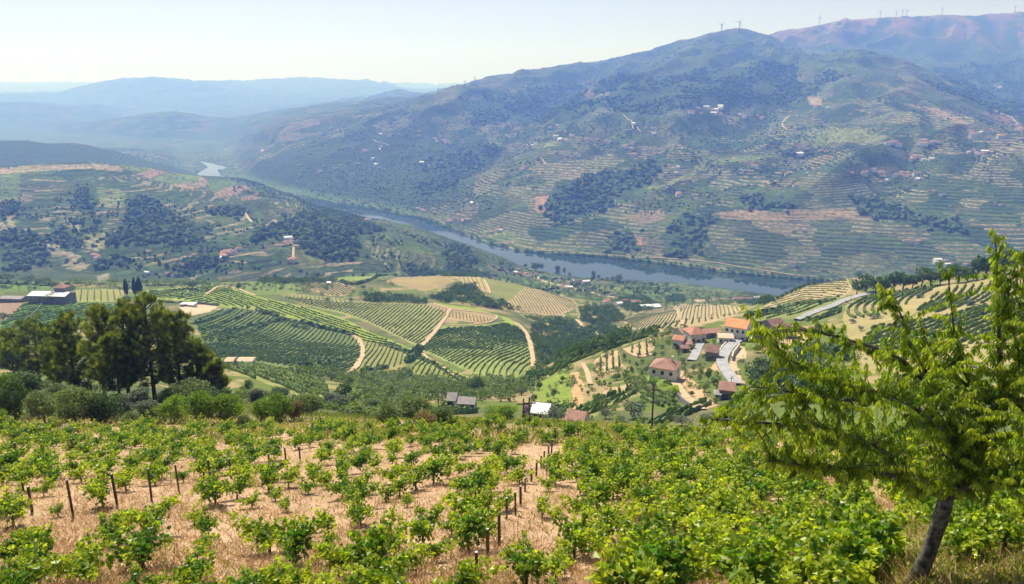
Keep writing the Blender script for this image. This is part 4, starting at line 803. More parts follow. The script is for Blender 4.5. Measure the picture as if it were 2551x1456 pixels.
def blobs(P, r, hgt, jit=.32):
    n = len(P); Z = ground(P[:, 0], P[:, 1]); r = np.asarray(r); hgt = np.asarray(hgt)
    V = ICO[None]*(1+rng.normal(0, jit, (n, 12, 1)))*np.stack([r, r, hgt*.55], -1)[:, None, :] + np.stack([P[:, 0], P[:, 1], Z+hgt*.5], -1)[:, None, :]
    F = (ICF[None]+12*np.arange(n)[:, None, None]).reshape(-1, 3); c = np.stack([np.clip(rng.normal(.45, .3, (n, 1))+rng.normal(0, .15, (n, 12)), 0, 1), rng.uniform(.2, .9, (n, 12)), np.zeros((n, 12)), np.ones((n, 12))], -1)
    return V.reshape(-1, 3), F, c.reshape(-1, 4)
def clumps(P, r, hgt, m=60, leaf=.3):
    n = len(P); Z = ground(P[:, 0], P[:, 1]); d = rng.normal(size=(n, m, 3)); d /= np.linalg.norm(d, axis=2, keepdims=True); d *= rng.uniform(.55, 1.05, (n, m, 1)); d[..., 2] = d[..., 2]*.9+.1
    C = d*np.stack([r, r, hgt*.55], -1)[:, None, :]+np.stack([P[:, 0], P[:, 1], Z+hgt*.52], -1)[:, None, :]
    L = np.repeat(r*leaf*2, m)*rng.uniform(.7, 1.3, n*m); V, F = leafquads(C.reshape(-1, 3), L, L*.7)
    return V, F, tints(n*m, 4, base=np.repeat(rng.uniform(.05, .85, n), m))
parts = []
for poly in FOR_L:
    P = sample_poly(poly, 8); P = P[fbm(P[:, 0]/25, P[:, 1]/25, 3, 75) > .36]+rng.normal(0, 7, (1, 2)); P = P+rng.normal(0, 5, P.shape); n = len(P); hh_ = 1-.6*sstep(P[:, 1], 1600, 1900); parts.append(blobs(P, rng.uniform(3, 5.5, n)*hh_, rng.uniform(5, 9, n)*hh_))
def scatter(x0, x1, y0, y1, n, cond):
    P = np.stack([rng.uniform(x0, x1, n), rng.uniform(y0, y1, n)], -1); return P[cond(P)]
P = scatter(-1500, 300, 1150, 2250, 9000, lambda P: (fbm(P[:, 0]/60, P[:, 1]/60, 3, 71) > .53) & (ground(P[:, 0], P[:, 1]) > RIVZ+1.5) & (np.abs(P[:, 0]/P[:, 1]) < .75))
hh_ = 1-.6*sstep(P[:, 1], 1600, 1850); n = len(P); parts.append(blobs(P, rng.uniform(1.5, 3.4, n)*hh_, rng.uniform(2.5, 5.5, n)*hh_))
V, F, c = merge(parts); tag(link('hillside_woodland', mk_mesh('hillside_woodland', V, F, [M['wood_far']], False, col=c)), 'dark woods and scattered trees on the left valley hill', 'woodland', kind='stuff')
parts = []
for poly in FOR_M:
    P = sample_poly(poly, 13); P = P[fbm(P[:, 0]/60, P[:, 1]/60, 3, 75) > (.40 if P[:, 1].mean() < 3200 else .50)]; P = P+rng.normal(0, 14, P.shape); n = len(P); parts.append(blobs(P, rng.uniform(4, 9, n), rng.uniform(5, 12, n)))
def gully(P):
    x_ = P[:, 0]+260*(fbm(P[:, 0]/900, P[:, 1]/900, 3, 11)-.5); y_ = P[:, 1]+260*(fbm(P[:, 0]/900+5, P[:, 1]/900, 3, 12)-.5); u_ = x_*.86-y_*.5; v_ = x_*.5+y_*.86
    return 1-sstep((1-np.abs(2*fbm(u_/620, v_/1900, 3, 21)-1))*.6+(1-np.abs(2*fbm(u_/230+9, v_/620, 3, 23)-1))*.4, .6, .85)
P = scatter(-900, 3600, 2050, 6200, 60000, lambda P: (fbm(P[:, 0]/90, P[:, 1]/90, 3, 72)+.30*gully(P) > .62) & (ground(P[:, 0], P[:, 1]) > RIVZ+1.5) & (P[:, 0]/P[:, 1] < .75) & (P[:, 0]/P[:, 1] > -.35) & (ground(P[:, 0], P[:, 1]) < 160+300*rng.random(len(P))))
n = len(P); parts.append(blobs(P, rng.uniform(1.6, 4.5, n), rng.uniform(2, 5, n)))
V, F, c = merge(parts); tag(link('mountain_woodland', mk_mesh('mountain_woodland', V, F, [M['wood_far']], False, col=c)), 'woods and countless trees dotted over the opposite mountain', 'woodland', kind='stuff')
FOR_N = [[(1325,808),(1400,800),(1440,822),(1500,812),(1562,830),(1572,845),(1520,872),(1420,890),(1345,912),(1328,870)], [(1062,748),(1110,728),(1150,708),(1185,710),(1205,740),(1280,762),(1300,777),(1220,768),(1150,758)], [(900,733),(1000,737),(1060,750),(1060,758),(900,752)],
 [(1012,672),(1060,668),(1092,686),(1018,688)], [(1092,676),(1160,672),(1245,690),(1190,690),(1100,688)], [(880,945),(1000,930),(1150,955),(1300,950),(1320,965),(1280,1000),(1180,1005),(1000,1000),(900,985)], [(700,928),(830,935),(900,940),(880,960),(800,945)],
 [(1540,745),(1600,738),(1640,760),(1620,775),(1560,780)], [(1440,770),(1530,765),(1560,800),(1480,812),(1450,800)], [(1210,740),(1240,765),(1215,768)], [(1340,925),(1380,905),(1360,940),(1300,975),(1310,950)], [(640,700),(840,700),(830,706),(660,708)], [(1855,745),(1925,748),(1900,760),(1850,756)],
 [(1660,742),(1700,738),(1705,752),(1660,756)], [(1860,940),(2000,930),(2120,950),(2100,1010),(1900,1000)], [(1980,870),(2100,870),(2110,900),(1990,905)], [(1560,930),(1620,965),(1600,980),(1560,960)], [(0,868),(40,860),(60,900),(0,930)], [(870,1000),(960,1005),(980,1030),(880,1015)]]
parts = []; oparts = []
for i, poly in enumerate(FOR_N):
    s_ = 4.6 if i not in (5, 6, 14, 15, 16) else 4.2; P = clear_of_roads(sample_poly(poly, s_)); n = len(P)
    if n: (oparts if i in (5, 6, 16, 18) else parts).append(clumps(P, rng.uniform(1.6, 3.4, n)*(.8 if i in (5, 6, 16, 18) else 1), rng.uniform(2.6, 6, n)*(.8 if i in (5, 6, 16, 18) else 1), 46, .24))
def scat(poly, spacing, thr, seed):
    P = sample_poly(poly, spacing); return P[fbm(P[:, 0]/14, P[:, 1]/14, 3, seed) > thr]
for poly, s_, thr, r0, r1 in [([(1320,965),(1420,900),(1560,850),(1700,815),(1860,850),(1860,960),(1760,1060),(1400,1050),(1310,1040)], 4.0, .50, .5, 1.4), ([(0,702),(560,702),(700,705),(980,700),(1000,725),(900,745),(600,720),(0,725)], 8, .52, 1, 2.5),
  ([(1300,690),(1500,705),(1850,735),(1850,760),(1640,775),(1500,800),(1440,745),(1310,715)], 9, .55, 1.2, 3.2), ([(1900,860),(2551,860),(2551,1050),(1900,1050)], 4.5, .5, .6, 1.8), ([(560,985),(830,990),(1010,1000),(1000,1045),(900,1040),(700,1020)], 3.0, .45, .5, 1.3)]:
    P = clear_of_roads(scat(poly, s_, thr, 77)); n = len(P)
    if n: oparts.append(clumps(P, rng.uniform(r0, r1, n), rng.uniform(r0*1.5, r1*1.8, n), 30, .3))
V, F, c = merge(parts); tag(link('valley_woodland', mk_mesh('valley_woodland', V, F, [M['oak']], False, col=c)), 'dense dark green woods and brush filling the gullies of the middle hills', 'woodland', kind='stuff')
V, F, c = merge(oparts); tag(link('olive_scrub', mk_mesh('olive_scrub', V, F, [M['scrub']], False, col=c)), 'grey-green olive scrub and bushes scattered over the near slopes', 'scrub', kind='stuff')

# ------------------------------------------------------------------ buildings
def house_parts(w, d, h_, rise, hip, oh=.35):
    """wall and roof builders in local space: width along x, depth along y, front at -y"""
    wb = MB(); wb.box(-w/2, w/2, -d/2, d/2, -2.5, h_)
    if not hip:       # gable ends, ridge along x
        for sx_ in (-1, 1):
            x = sx_*w/2; x2 = x-sx_*.25
            wb.add([(x, -d/2, h_), (x, d/2, h_), (x, 0, h_+rise), (x2, -d/2, h_), (x2, d/2, h_), (x2, 0, h_+rise)], [(0, 1, 2), (5, 4, 3), (0, 2, 5, 3), (2, 1, 4, 5)])
    rb = MB(); W2, D2 = w/2+oh, d/2+oh; e = h_-oh*rise/(d/2)+.05; t = .22
    r = max(0.0, W2-D2) if hip else W2
    top = [(-W2, -D2, e+t), (W2, -D2, e+t), (W2, D2, e+t), (-W2, D2, e+t), (-r, 0, h_+rise+t), (r, 0, h_+rise+t)]
    bot = [(x, y, z-t) for x, y, z in top]
    F = [(0, 1, 5, 4), (2, 3, 4, 5), (1, 2, 5), (3, 0, 4)] if hip else [(0, 1, 5, 4), (2, 3, 4, 5)]
    V = top+bot; F += [tuple(i+6 for i in f)[::-1] for f in F]
    F += [(0, 6, 7, 1), (2, 8, 9, 3)] + ([(1, 7, 8, 2), (3, 9, 6, 0)] if hip else [(1, 7, 11, 5), (5, 11, 8, 2), (3, 9, 10, 4), (4, 10, 6, 0)])
    rb.add(V, F); return wb, rb
def house(x, y, wq, dm, h_, yaw, roof, wall, label, rise=None, hip=False, wins=3, floors=1, ymin=12.0, cat='house', name='house', group=None, chimney=False, door=True, sides=True):
    P = pick(x, y, ymin); w = .92*size_m(wq, P[1])/max(.55, abs(math.cos(R(yaw)))+.35*abs(math.sin(R(yaw)))); d = dm
    rise = rise if rise is not None else d*.22
    wb, rb = house_parts(w, d, h_, rise, hip); e = empty(name, P, R(yaw))
    link('wall', wb.mesh('wall', [M[wall]]), e); rf = link('roof', rb.mesh('roof', [M[roof]]), e)
    if chimney:
        c = MB(); c.box(w*.2, w*.2+.7, .3, 1.0, h_+rise*.3, h_+rise+.9); link('chimney', c.mesh('chimney', [M[wall]]), rf)
    fm = MB(); fm.box(-.55, .55, -.05, .06, -.08, 1.28); fme = fm.mesh('window', [M['stone' if wall != 'stone' else 'white']])
    pm = MB(); pm.box(-.45, .45, -.09, -.052, .02, 1.18); pme = pm.mesh('pane', [M['dark']])
    for fl in range(floors):
        for i in range(wins):
            xx = -w/2+w*(i+.5)/wins
            if door and fl == 0 and i == wins//2: continue
            o = link('window', fme, e, (xx, -d/2-.03, h_/floors*fl+h_/floors*.32)); link('pane', pme, o)
        if sides:
            for sx_ in (-1, 1):
                o = link('window', fme, e, (sx_*(w/2+.03), 0, h_/floors*fl+h_/floors*.32), (0, 0, R(90)*sx_)); link('pane', pme, o)
    if door:
        dm_ = MB(); dm_.box(-.6, .6, -d/2-.08, -d/2+.02, -.3, 2.15); link('door', dm_.mesh('door', [M['bark']]), e)
    tag(e, label, cat, group); return e
house(1838,842,60,11,6.4,-32,'r_orange','white','two-storey white house with bright orange tiled roof above the road', rise=2.6, wins=4, floors=2, chimney=True)
house(1806,852,40,6.5,2.8,-8,'r_pale','white','low white annex with flat pale orange roof below the orange-roofed house', rise=.5, wins=3, name='annex')
house(1729,850,46,9,4.6,12,'r_terra','cream','largest terracotta-roofed farmhouse of the village', rise=2.4, hip=True, wins=3, cat='house')
house(1692,864,30,7,4.0,-25,'r_terra','white','small white house with blue-shaded wall and terracotta roof, left end of village', rise=1.2, wins=2)
house(1768,838,52,6,2.6,14,'r_pink','stone','long low barn with pinkish tiled roof between the terracotta farmhouse and the orange roof', rise=1.2, wins=3, cat='barn', name='barn')
house(1700,842,34,8,3.2,24,'r_pink','cream','farm wing with faded pink roof behind the small white house', rise=1.6, wins=2, name='barn', cat='barn')
house(1708,866,26,6,2.4,0,'r_pink','stone','low shed with pink roof beside the small white house', rise=.9, wins=1, name='shed', cat='shed', door=True)
house(1704,876,22,4,2.0,5,'r_brown','stone','tiny brown-roofed lean-to on the slope under the terracotta houses', rise=.5, wins=1, name='shed', cat='shed')
house(1774,896,34,7,4.2,-20,'r_brown','stone','grey stone house with dark brown roof left of the road', rise=2.0, wins=2)
house(1656,950,74,9,6.2,-24,'r_pink','white','two-storey white house with pink-brown hipped roof beside the dirt track', rise=2.4, hip=True, wins=3, floors=2, chimney=True)
house(1810,990,42,6,3.4,-18,'r_pink','stone','grey stone cottage with pink-brown roof below the road bend', rise=1.6, wins=2)
house(1786,994,16,3.4,2.0,-10,'r_grey','white','little pale lean-to left of the stone cottage', rise=.3, wins=1, name='shed', cat='shed')
house(1924,832,46,9,5.0,22,'r_brown','stone','brown-roofed stone house right of the orange-roofed house', rise=2.4, wins=2)
house(1964,840,38,8,4.2,-12,'r_brown','stone','rightmost stone house of the village with dull brown roof', rise=2.0, wins=2)
house(1350,1036,48,7,2.2,-14,'sheet','cream','low shed with bright white sheet roof at the foot of the slope', rise=1.6, wins=2, name='shed', cat='shed')
house(1438,1060,52,7,2.2,-22,'r_pink','cream','building with ribbed pink-brown roof just beyond the vineyard edge', ymin=130, rise=1.8, wins=2, name='shed', cat='shed')
house(1165,1014,46,5,2.0,-8,'r_grey','cream','long low house with grey roof beyond the big green bush', ymin=130, rise=1.2, wins=4)
house(1128,1008,24,5,2.4,-8,'r_grey','cream','taller grey-roofed house left of the long grey-roofed one', ymin=130, rise=1.6, wins=2)
house(615,908,42,6,2.6,0,'r_pale','white','long low pale building at the foot of the dark vineyard', rise=.7, wins=3, ymin=280, name='farmhouse')
house(576,909,22,5,2.4,0,'r_pale','cream','small pale outbuilding left of the long low pale building', rise=.7, wins=1, ymin=280, name='shed', cat='shed')
house(132,754,108,14,7.2,-5,'sheet','stone','big grey stone farm building with white roof on the left plateau', rise=1.8, wins=4, ymin=400, name='farmhouse', cat='farmhouse')
house(160,752,30,8,12.5,-5,'r_pink','stone','square stone tower with tiled pyramid roof on the farm building', rise=2.6, hip=True, wins=2, floors=2, ymin=400, name='tower', cat='tower', door=False)
house(36,752,64,9,3.6,-4,'r_grey','stone','low stone barns with grey-brown roof at the left edge of the plateau', rise=1.2, wins=3, ymin=400, name='barn', cat='barn')
house(470,762,40,6,2.0,-6,'sheet','white','pale walled yard shed by the sandy field', rise=.3, wins=2, ymin=400, name='shed', cat='shed')
house(820,710,10,5,3,0,'sheet','white','tiny white hut in the tan crest vineyard', wins=1, ymin=400, name='hut', cat='hut')
house(1850,750,52,10,4,-4,'r_brown','white','long white winery with brown roof on the river terrace', wins=6, ymin=900, name='farmhouse', cat='farmhouse')
house(1620,768,54,14,3.5,10,'sheet','white','long white sheet-roofed warehouse on the river terrace', rise=.8, wins=4, ymin=900, name='warehouse', cat='warehouse')
# far houses: one mesh each, too small to show parts
FARH = []
for k, (wl, rf) in enumerate([('white', 'r_terra'), ('white', 'r_pink'), ('cream', 'r_terra'), ('white', 'sheet'), ('cream', 'r_pink'), ('white', 'r_brown')]):
    for d_ in (7, 9):
        wb, rb = house_parts(12, d_, 5.2, 2.0, k % 2 == 0); b = MB(); b.v = wb.v+rb.v; b.f = wb.f+[tuple(i+len(wb.v) for i in f) for f in rb.f]; b.m = [0]*len(wb.f)+[1]*len(rb.f)
        FARH.append((b.mesh('far_house', [M[wl], M[rf]]), {'white': 'white', 'cream': 'cream'}[wl]+' house, '+{'r_terra': 'red', 'r_pink': 'pinkish', 'sheet': 'white', 'r_brown': 'brown'}[rf]+' roof,'))
CL = [(1310,684,11,30,12,'in hamlet at near riverbank corner',900,.8),(1425,712,12,36,12,'in the middle riverside hamlet',900,.8),(1560,748,11,50,14,'in the right riverside hamlet',900,.8),(1868,746,3,26,5,'by the river terrace winery',900,.8),
 (580,636,7,26,14,'on the white lane of the left hill',1100,1),(708,604,9,32,14,'in the manor group on the left hill',1100,1),(731,651,2,6,3,'below the manor group on the left hill',1100,.9),(700,487,4,60,5,'near the crest of the left hill',1100,.8),(270,480,1,2,2,'alone in the left hill field',1100,1.2),(240,640,4,30,14,'low on the far left hill',1100,.8),(470,655,4,40,20,'at the foot of the left hill',1100,.8),(400,690,3,40,10,'at the base of the left hill',1100,.8),(915,552,1,2,2,'on the left hill above the river',1100,1),(800,503,2,10,4,'on the left hill skyline',1100,1),
 (1130,545,16,45,12,'in the village on the opposite bank',1500,1.1),(1055,520,4,30,8,'upstream of the opposite village',1500,1.1),(1240,580,4,30,6,'by the pale field on the opposite bank',1500,1),(1170,500,2,20,10,'above the opposite village',1500,1),
 (1410,345,12,36,12,'in the red-roofed hill village at mid slope',1500,1.2),(1395,322,5,26,10,'above the mid-slope village',1500,1.2),(1105,352,9,60,8,'in the left mountain hamlet',1500,1.2),(1310,370,4,40,8,'between the two mountain hamlets',1500,1.2),(1490,352,6,36,8,'right of the mid-slope village',1500,1.2),
 (1580,380,9,30,25,'along the steep lane of the mountain',1500,1.2),(1755,278,12,46,10,'in the high mountain village',1500,1.4),(1850,292,7,50,8,'right of the high mountain village',1500,1.4),(2045,266,3,20,6,'by the quarry on the dome slope',1500,1.4),(2222,360,6,16,5,'in hamlet beside big white block',1500,1.6),(2300,358,7,36,6,'right of the big white house',1500,1.4),
 (2440,338,10,46,12,'in the upper right mountain village',1500,1.4),(2510,345,4,30,8,'at the right edge of the mountain',1500,1.4),(2240,440,16,60,16,'in the large right slope village',1500,1.2),(2160,430,5,40,10,'left of the large right slope village',1500,1.2),(2300,398,5,40,10,'above the large right slope village',1500,1.2),
 (2030,382,7,60,8,'by the dark wood on the right slope',1500,1.2),(2430,385,8,30,10,'in the far right hamlet',1500,1.2),(1690,487,2,6,4,'alone on the spur',1500,1.3),(1978,462,2,8,4,'on the terraces of the right slope',1500,1.2),(1972,662,1,2,2,'by the far river road',1500,1.6),(2280,610,4,30,12,'low on the right slope',1500,1.1),(2380,655,6,70,8,'above the right hand hill',1500,1),
 (1500,236,3,30,4,'by the high pale field',1500,1.4),(1000,335,6,60,12,'on the left shoulder of the mountain',1500,1.3),(930,375,5,50,14,'above the far river reach',1500,1.3),(660,372,4,12,10,'on the pale far spur',1500,1.3),(820,420,8,90,26,'on the far river slope',1500,1.2),(1950,420,8,90,20,'scattered across the right slope',1500,1.2),(1230,440,6,90,30,'scattered across the middle slope',1500,1.2),(1650,330,7,80,26,'scattered below the high village',1500,1.3),(2450,215,5,50,10,'high on the right mountain',1500,1.6),(1380,400,10,160,30,'dotted under the middle villages',1500,.8),(1800,440,10,150,30,'dotted along the right terraces',1500,.8),(2350,480,10,150,40,'dotted on the far right slope',1500,.8),(1050,410,8,130,30,'dotted on the left mountain foot',1500,.9)]
rh = random.Random(11)
for cx, cy, n, dx, dy, where, ymin, scl in CL:
    L = sorted([(cx+rh.uniform(-dx, dx), cy+rh.uniform(-dy, dy)*.9) for _ in range(n)])
    for i, (x, y) in enumerate(L):
        P = pick(x, y, ymin); me, look = FARH[rh.randrange(len(FARH))]
        if P[2] < RIVZ+1 or P[1] > 9000: continue
        s = scl*rh.uniform(.55, 1.1); sx_ = s*rh.uniform(.8, 1.6)
        o = link('house', me, loc=P, rot=(0, 0, rh.uniform(-.7, .7)), scale=(sx_, s, s*rh.uniform(.85, 1.2)))
        tag(o, look+' '+where.replace('in the ', 'in ').replace('on the ', 'on ').replace('of the ', 'of ').replace('above the ', 'above ').replace('below the ', 'below ')+(', %s from left' % ordw(i+1) if n > 1 else ''), 'house', 'houses across the valley')

# ------------------------------------------------------------------ wind turbines and pylons on the skyline
def turbine(x, yb, yhub, i):
    P = pick(x, yb+1.5, 4000); hub = max(45., -ray(x, yhub)[1]*P[1]-P[2]); e = empty('wind_turbine', P, rh.uniform(-.5, .5))
    b = MB(); b.tube([(0, 0, -8), (0, 0, hub*.5), (0, 0, hub)], [2.6, 2.2, 1.6], 10); link('tower', b.mesh('tower', [M['steel']], True), e)
    b = MB(); b.box(-2.2, 2.2, -5, 7, hub-2.2, hub+2.2); link('nacelle', b.mesh('nacelle', [M['steel']]), e)
    ro = MB(); ro.tube([(0, -8, hub), (0, -5, hub)], [1.0, 2.4], 8); ro = link('rotor_hub', ro.mesh('rotor_hub', [M['steel']]), e)
    a0 = rh.uniform(0, 2.1)
    for k in range(3):
        a = a0+k*2.094; Lb = hub*.52; ux, uz = math.sin(a), math.cos(a); px, pz = uz, -ux; b = MB(); c = [(0, 1.6), (.2, 3.4), (1, 1.0)]; V = []
        for t, w in c:
            for s_ in (-1, 1):
                for yo in (-.5, .5): V.append((ux*Lb*t+px*w*s_*.5, -7+yo, hub+uz*Lb*t+pz*w*s_*.5))
        F = []
        for j in (0, 1):
            q = j*4; F += [(q, q+1, q+5, q+4), (q+2, q+6, q+7, q+3), (q, q+4, q+6, q+2), (q+1, q+3, q+7, q+5)]
        F += [(0, 2, 3, 1), (8, 9, 11, 10)]; b.add(V, F); link('blade', b.mesh('blade', [M['steel']]), ro)
    tag(e, 'pale wind turbine on the skyline, %s from the left' % ordw(i+1), 'wind turbine', 'wind turbines on the ridge')
for i, t in enumerate([(1797,80,72),(1841.5,78,55),(2040,63,44),(2192,45,29),(2232,42,31),(2247,41,26),(2258,41,27),(2271,39,29),(2293,38,27),(2346,37,22),(2399,35,24),(2461,33,21),(2507,31,20),(2528,30,17)]): turbine(*t, i)
for i, (x, yb, yt) in enumerate([(1092,232,219),(1140,223,211),(1159,217,201),(1183,212,191),(1240,198,186),(1316,184,174)]):
    P = pick(x, yb+1.5, 3000); hh = max(28., -ray(x, yt)[1]*P[1]-P[2]); b = MB()
    for sx_ in (-1, 1):
        for sy_ in (-1, 1): b.tube([(sx_*3.5, sy_*3.5, -3), (sx_*.8, sy_*.8, hh)], [.5, .3], 4)
    for k in range(5):
        z0, z1 = hh*k/5, hh*(k+1)/5; w0 = 3.5-2.7*k/5; w1 = 3.5-2.7*(k+1)/5; b.tube([(-w0, -w0, z0), (w1, -w1, z1)], .25, 4); b.tube([(w0, -w0, z0), (-w1, -w1, z1)], .25, 4)
    for z in (.75, .87, .98): b.tube([(-6, 0, hh*z), (6, 0, hh*z)], .35, 4)
    o = link('pylon', b.mesh('pylon', [M['metal']]), loc=P); tag(o, 'thin lattice power pylon on the long ridge, %s from the left' % ordw(i+1), 'pylon', 'pylons on the long ridge')

# ------------------------------------------------------------------ utility poles, roadside things, parked car
for x, yb, yt, lab in [(1623,1080,956,'tall dark utility pole just beyond the vineyard edge'),(1318,1056,990,'thin pole beside the white shed roof, right one'),(1304,1054,993,'thin pole beside the purple bush, left one'),(1093,1042,984,'short pole with a grey box by the big green bush'),(1821,962,938,'lamp pole at the road bend'),(1690,905,868,'utility pole above the pink-brown hipped roof'),(1886,868,850,'short pole by the stone wall right of the road'),(2118,762,733,'pole on the upper road')]:
    P = pick(x, yb); hh = -ray(x, yt)[1]*P[1]-P[2]; r = .11 if hh < 9 else .15; b = MB(); b.tube([(0, 0, -.6), (0, 0, hh)], [r, r*.7], 8); e = empty('utility_pole', P); link('pole', b.mesh('pole', [M['metal']]), e)
    b = MB(); b.box(-.7, .7, -.05, .05, hh-.7, hh-.58); link('crossarm', b.mesh('crossarm', [M['metal']]), e); tag(e, lab, 'pole')
for i, (x, y) in enumerate([(1794, 903), (1795, 923), (1825, 945), (1780, 893)]):
    P = pick(x, y); b = MB(); b.tube([(0, 0, -.3), (0, 0, 1.0)], .16, 8); b.tube([(0, 0, 1.002), (0, 0, 1.08)], [.17, .12], 8); o = link('bollard', b.mesh('bollard', [M['metal']]), loc=P); tag(o, 'dark roadside bollard on the left verge, %s from the left' % ['second', 'third', 'fourth', 'first'][i], 'bollard', 'bollards along the road')
P = pick(1840, 846); P[2] = ground(P[0], P[1])[0]+.5; e = empty('parked_car', P, R(70)); b = MB()
b.add([(-2.1,-.85,.3),(2.1,-.85,.3),(2.1,.85,.3),(-2.1,.85,.3),(-2.1,-.85,.85),(2.1,-.8,.75),(2.1,.8,.75),(-2.1,.85,.85)], [(0,3,2,1),(4,5,6,7),(0,1,5,4),(1,2,6,5),(2,3,7,6),(3,0,4,7)]); cm = b.mesh('body', [M['white']]); link('body', cm, e)
b = MB(); b.add([(-1.7,-.8,.84),(1.0,-.8,.80),(1.0,.8,.80),(-1.7,.8,.84),(-1.3,-.65,1.4),(.4,-.65,1.4),(.4,.65,1.4),(-1.3,.65,1.4)], [(4,5,6,7),(0,1,5,4),(1,2,6,5),(2,3,7,6),(3,0,4,7)]); link('cabin', b.mesh('cabin', [M['dark']]), e)
for sx_ in (-1.3, 1.3):
    for sy_ in (-.86, .86):
        b = MB(); b.tube([(sx_, sy_-.1, .32), (sx_, sy_+.1, .32)], .32, 10); link('wheel', b.mesh('wheel', [M['dark']]), e)
tag(e, 'small white car parked below the orange-roofed house', 'car')
def wall_thing(pts, h_, label, mat='stone', w=.5):
    P = np.array([pick(*q)[:2] for q in pts]); L = np.r_[0, np.cumsum(np.linalg.norm(np.diff(P, axis=0), axis=1))]; s = np.arange(0, L[-1], 1.2); X = np.interp(s, L, P[:, 0]); Y = np.interp(s, L, P[:, 1]); Z = ground(X, Y)
    tx, ty = np.gradient(X), np.gradient(Y); l = np.hypot(tx, ty); nx, ny = -ty/l*w/2, tx/l*w/2; n = len(s)
    V = np.concatenate([np.stack([X+a*nx, Y+a*ny, Z+b_], -1) for a, b_ in ((-1, -1.), (-1, h_), (1, h_), (1, -1.))]); i = np.arange(n-1)
    F = np.concatenate([np.stack([a*n+i, (a+1)*n+i, (a+1)*n+i+1, a*n+i+1], -1) for a in range(3)]+[np.array([[0, n, 2*n, 3*n], [n-1, 4*n-1, 3*n-1, 2*n-1]])])
    tag(link('stone_wall', mk_mesh('stone_wall', V, F, [M[mat]])), label, 'wall')
wall_thing([(1819,845),(1800,866),(1786,886)], 1.2, 'tan retaining wall along the left edge of the road', 'cream')
wall_thing([(1842,866),(1826,886),(1824,900)], 2.0, 'stone retaining wall right of the road', 'cream')
wall_thing([(1688,990),(1700,1004),(1720,1018)], 1.6, 'stone wall below the dirt track', 'stone')
wall_thing([(1866,853),(1890,845),(1905,842)], 2.0, 'grey stone wall right of the lime green garden', 'stone')
wall_thing([(450,764),(500,757),(546,762)], 1.8, 'dark stone wall round the sandy field', 'stone')
wall_thing([(70,795),(95,772),(108,756)], 1.4, 'long field wall running down from the farm', 'stone')

# ------------------------------------------------------------------ foreground posts, grass, vines
GP = 'wooden posts of the foreground vineyard'
POSTS = [(80,1212,1275),(183,1195,1288),(292,1180,1258),(378,1167,1248),(446,1157,1224),(527,1145,1212),(576,1142,1192),(672,1130,1165),(712,1115,1150),(748,1112,1150),(43,1103,1145),(108,1095,1130),(183,1092,1128),(243,1088,1118),
 (1188,1372,1460),(1215,1316,1388),(1244,1277,1362),(1262,1240,1292),(1284,1225,1284),(1297,1210,1262),(1308,1190,1225),(1324,1165,1200),(1336,1150,1187),(1348,1135,1168),(1355,1122,1152),(1366,1108,1140),(1374,1095,1132),(1383,1065,1107),(1440,1066,1092),(1178,1075,1092),(800,1040,1064),(1240,1062,1080)]
pm = MB(); pm.box(-.045, .045, -.045, .045, -.3, .985); pm.box(-.047, .047, -.047, .047, .9852, 1.0, 1); PM = pm.mesh('vineyard_post', [M['post'], M['posttop']])
for i, (x, yt, yb) in enumerate(sorted(POSTS)):
    P = pick(x, yb); hh = -ray(x, yt)[1]*P[1]-P[2]
    o = link('vineyard_post', PM, loc=P, rot=(rh.uniform(-.04, .04), rh.uniform(-.03, .03), rh.uniform(0, 1.5)), scale=(.95, .95, hh)); tag(o, 'slim weathered wooden post with pale top, %s from the left in the vineyard' % ordw(i+1), 'post', GP)
P = pick(1580, 1112); o = link('leaning_post', PM, loc=P, rot=(0, R(48), 0), scale=(1.1, 1.1, 1.5)); tag(o, 'dark post leaning steeply to the right near the vineyard edge', 'post')
for i, (x, y, s) in enumerate([(165, 1072, .7), (190, 1076, .5), (372, 1062, .45), (340, 1070, .35), (430, 1066, .3), (5, 1070, .5), (690, 1062, .35)]):
    P = pick(x, y); rr = np.random.default_rng(i); V = ICO*(1+rr.normal(0, .18, (12, 1)))*np.array([s*1.3, s, s*.8]); o = link('rock', mk_mesh('rock', V, ICF, [M['rock']]), loc=P); tag(o, 'rough grey-brown rock behind the vine rows, %s from the left' % ordw([3, 4, 6, 5, 7, 1, 8][i] if i < 5 else [2, 8][i-5] if i == 6 else 1), 'rock', 'rocks at the vineyard edge')
def frustum_pts(n, y0, y1, pw=2.0):
    u = rng.random(n); Y = (y0**(1-pw)+u*(y1**(1-pw)-y0**(1-pw)))**(1/(1-pw)); a = rng.uniform(-.8, .92, n); return a*Y, Y
X, Y = frustum_pts(210000, 9.8, 88, 1.6); keep = (fbm(X/1.1, Y/1.1, 3, 81) > .36) & ~((X/Y > .36) & (Y < 22) & (rng.random(len(X)) < .8)); X, Y = X[keep], Y[keep]; Z = ground(X, Y); n = len(X)
U = rng.normal(size=(n, 3)); U[:, 2] = np.abs(U[:, 2])*.7+.55; L = rng.uniform(.18, .52, n); U /= np.linalg.norm(U, axis=1, keepdims=True)
V, F = leafquads(np.stack([X, Y, Z], -1)+U*L[:, None]*.45, L, rng.uniform(.018, .036, n), U=U, bend=.15)
tag(link('dry_grass', mk_mesh('dry_grass', V, F, [M['grass']], False, col=tints(n, 4))), 'straw-coloured dry grass covering the ground between the vines', 'grass', kind='stuff')
parts = []
X, Y = frustum_pts(60000, 60, 112, 1.01); k2 = (fbm(X/4, Y/4, 3, 82) > .44-.1*sstep(Y, 75, 90)); X, Y = X[k2], Y[k2]; n = len(X); Z = ground(X, Y)
U = rng.normal(size=(n, 3)); U[:, 2] = np.abs(U[:, 2])*.7+.8; L = rng.uniform(.3, .8, n); U /= np.linalg.norm(U, axis=1, keepdims=True)
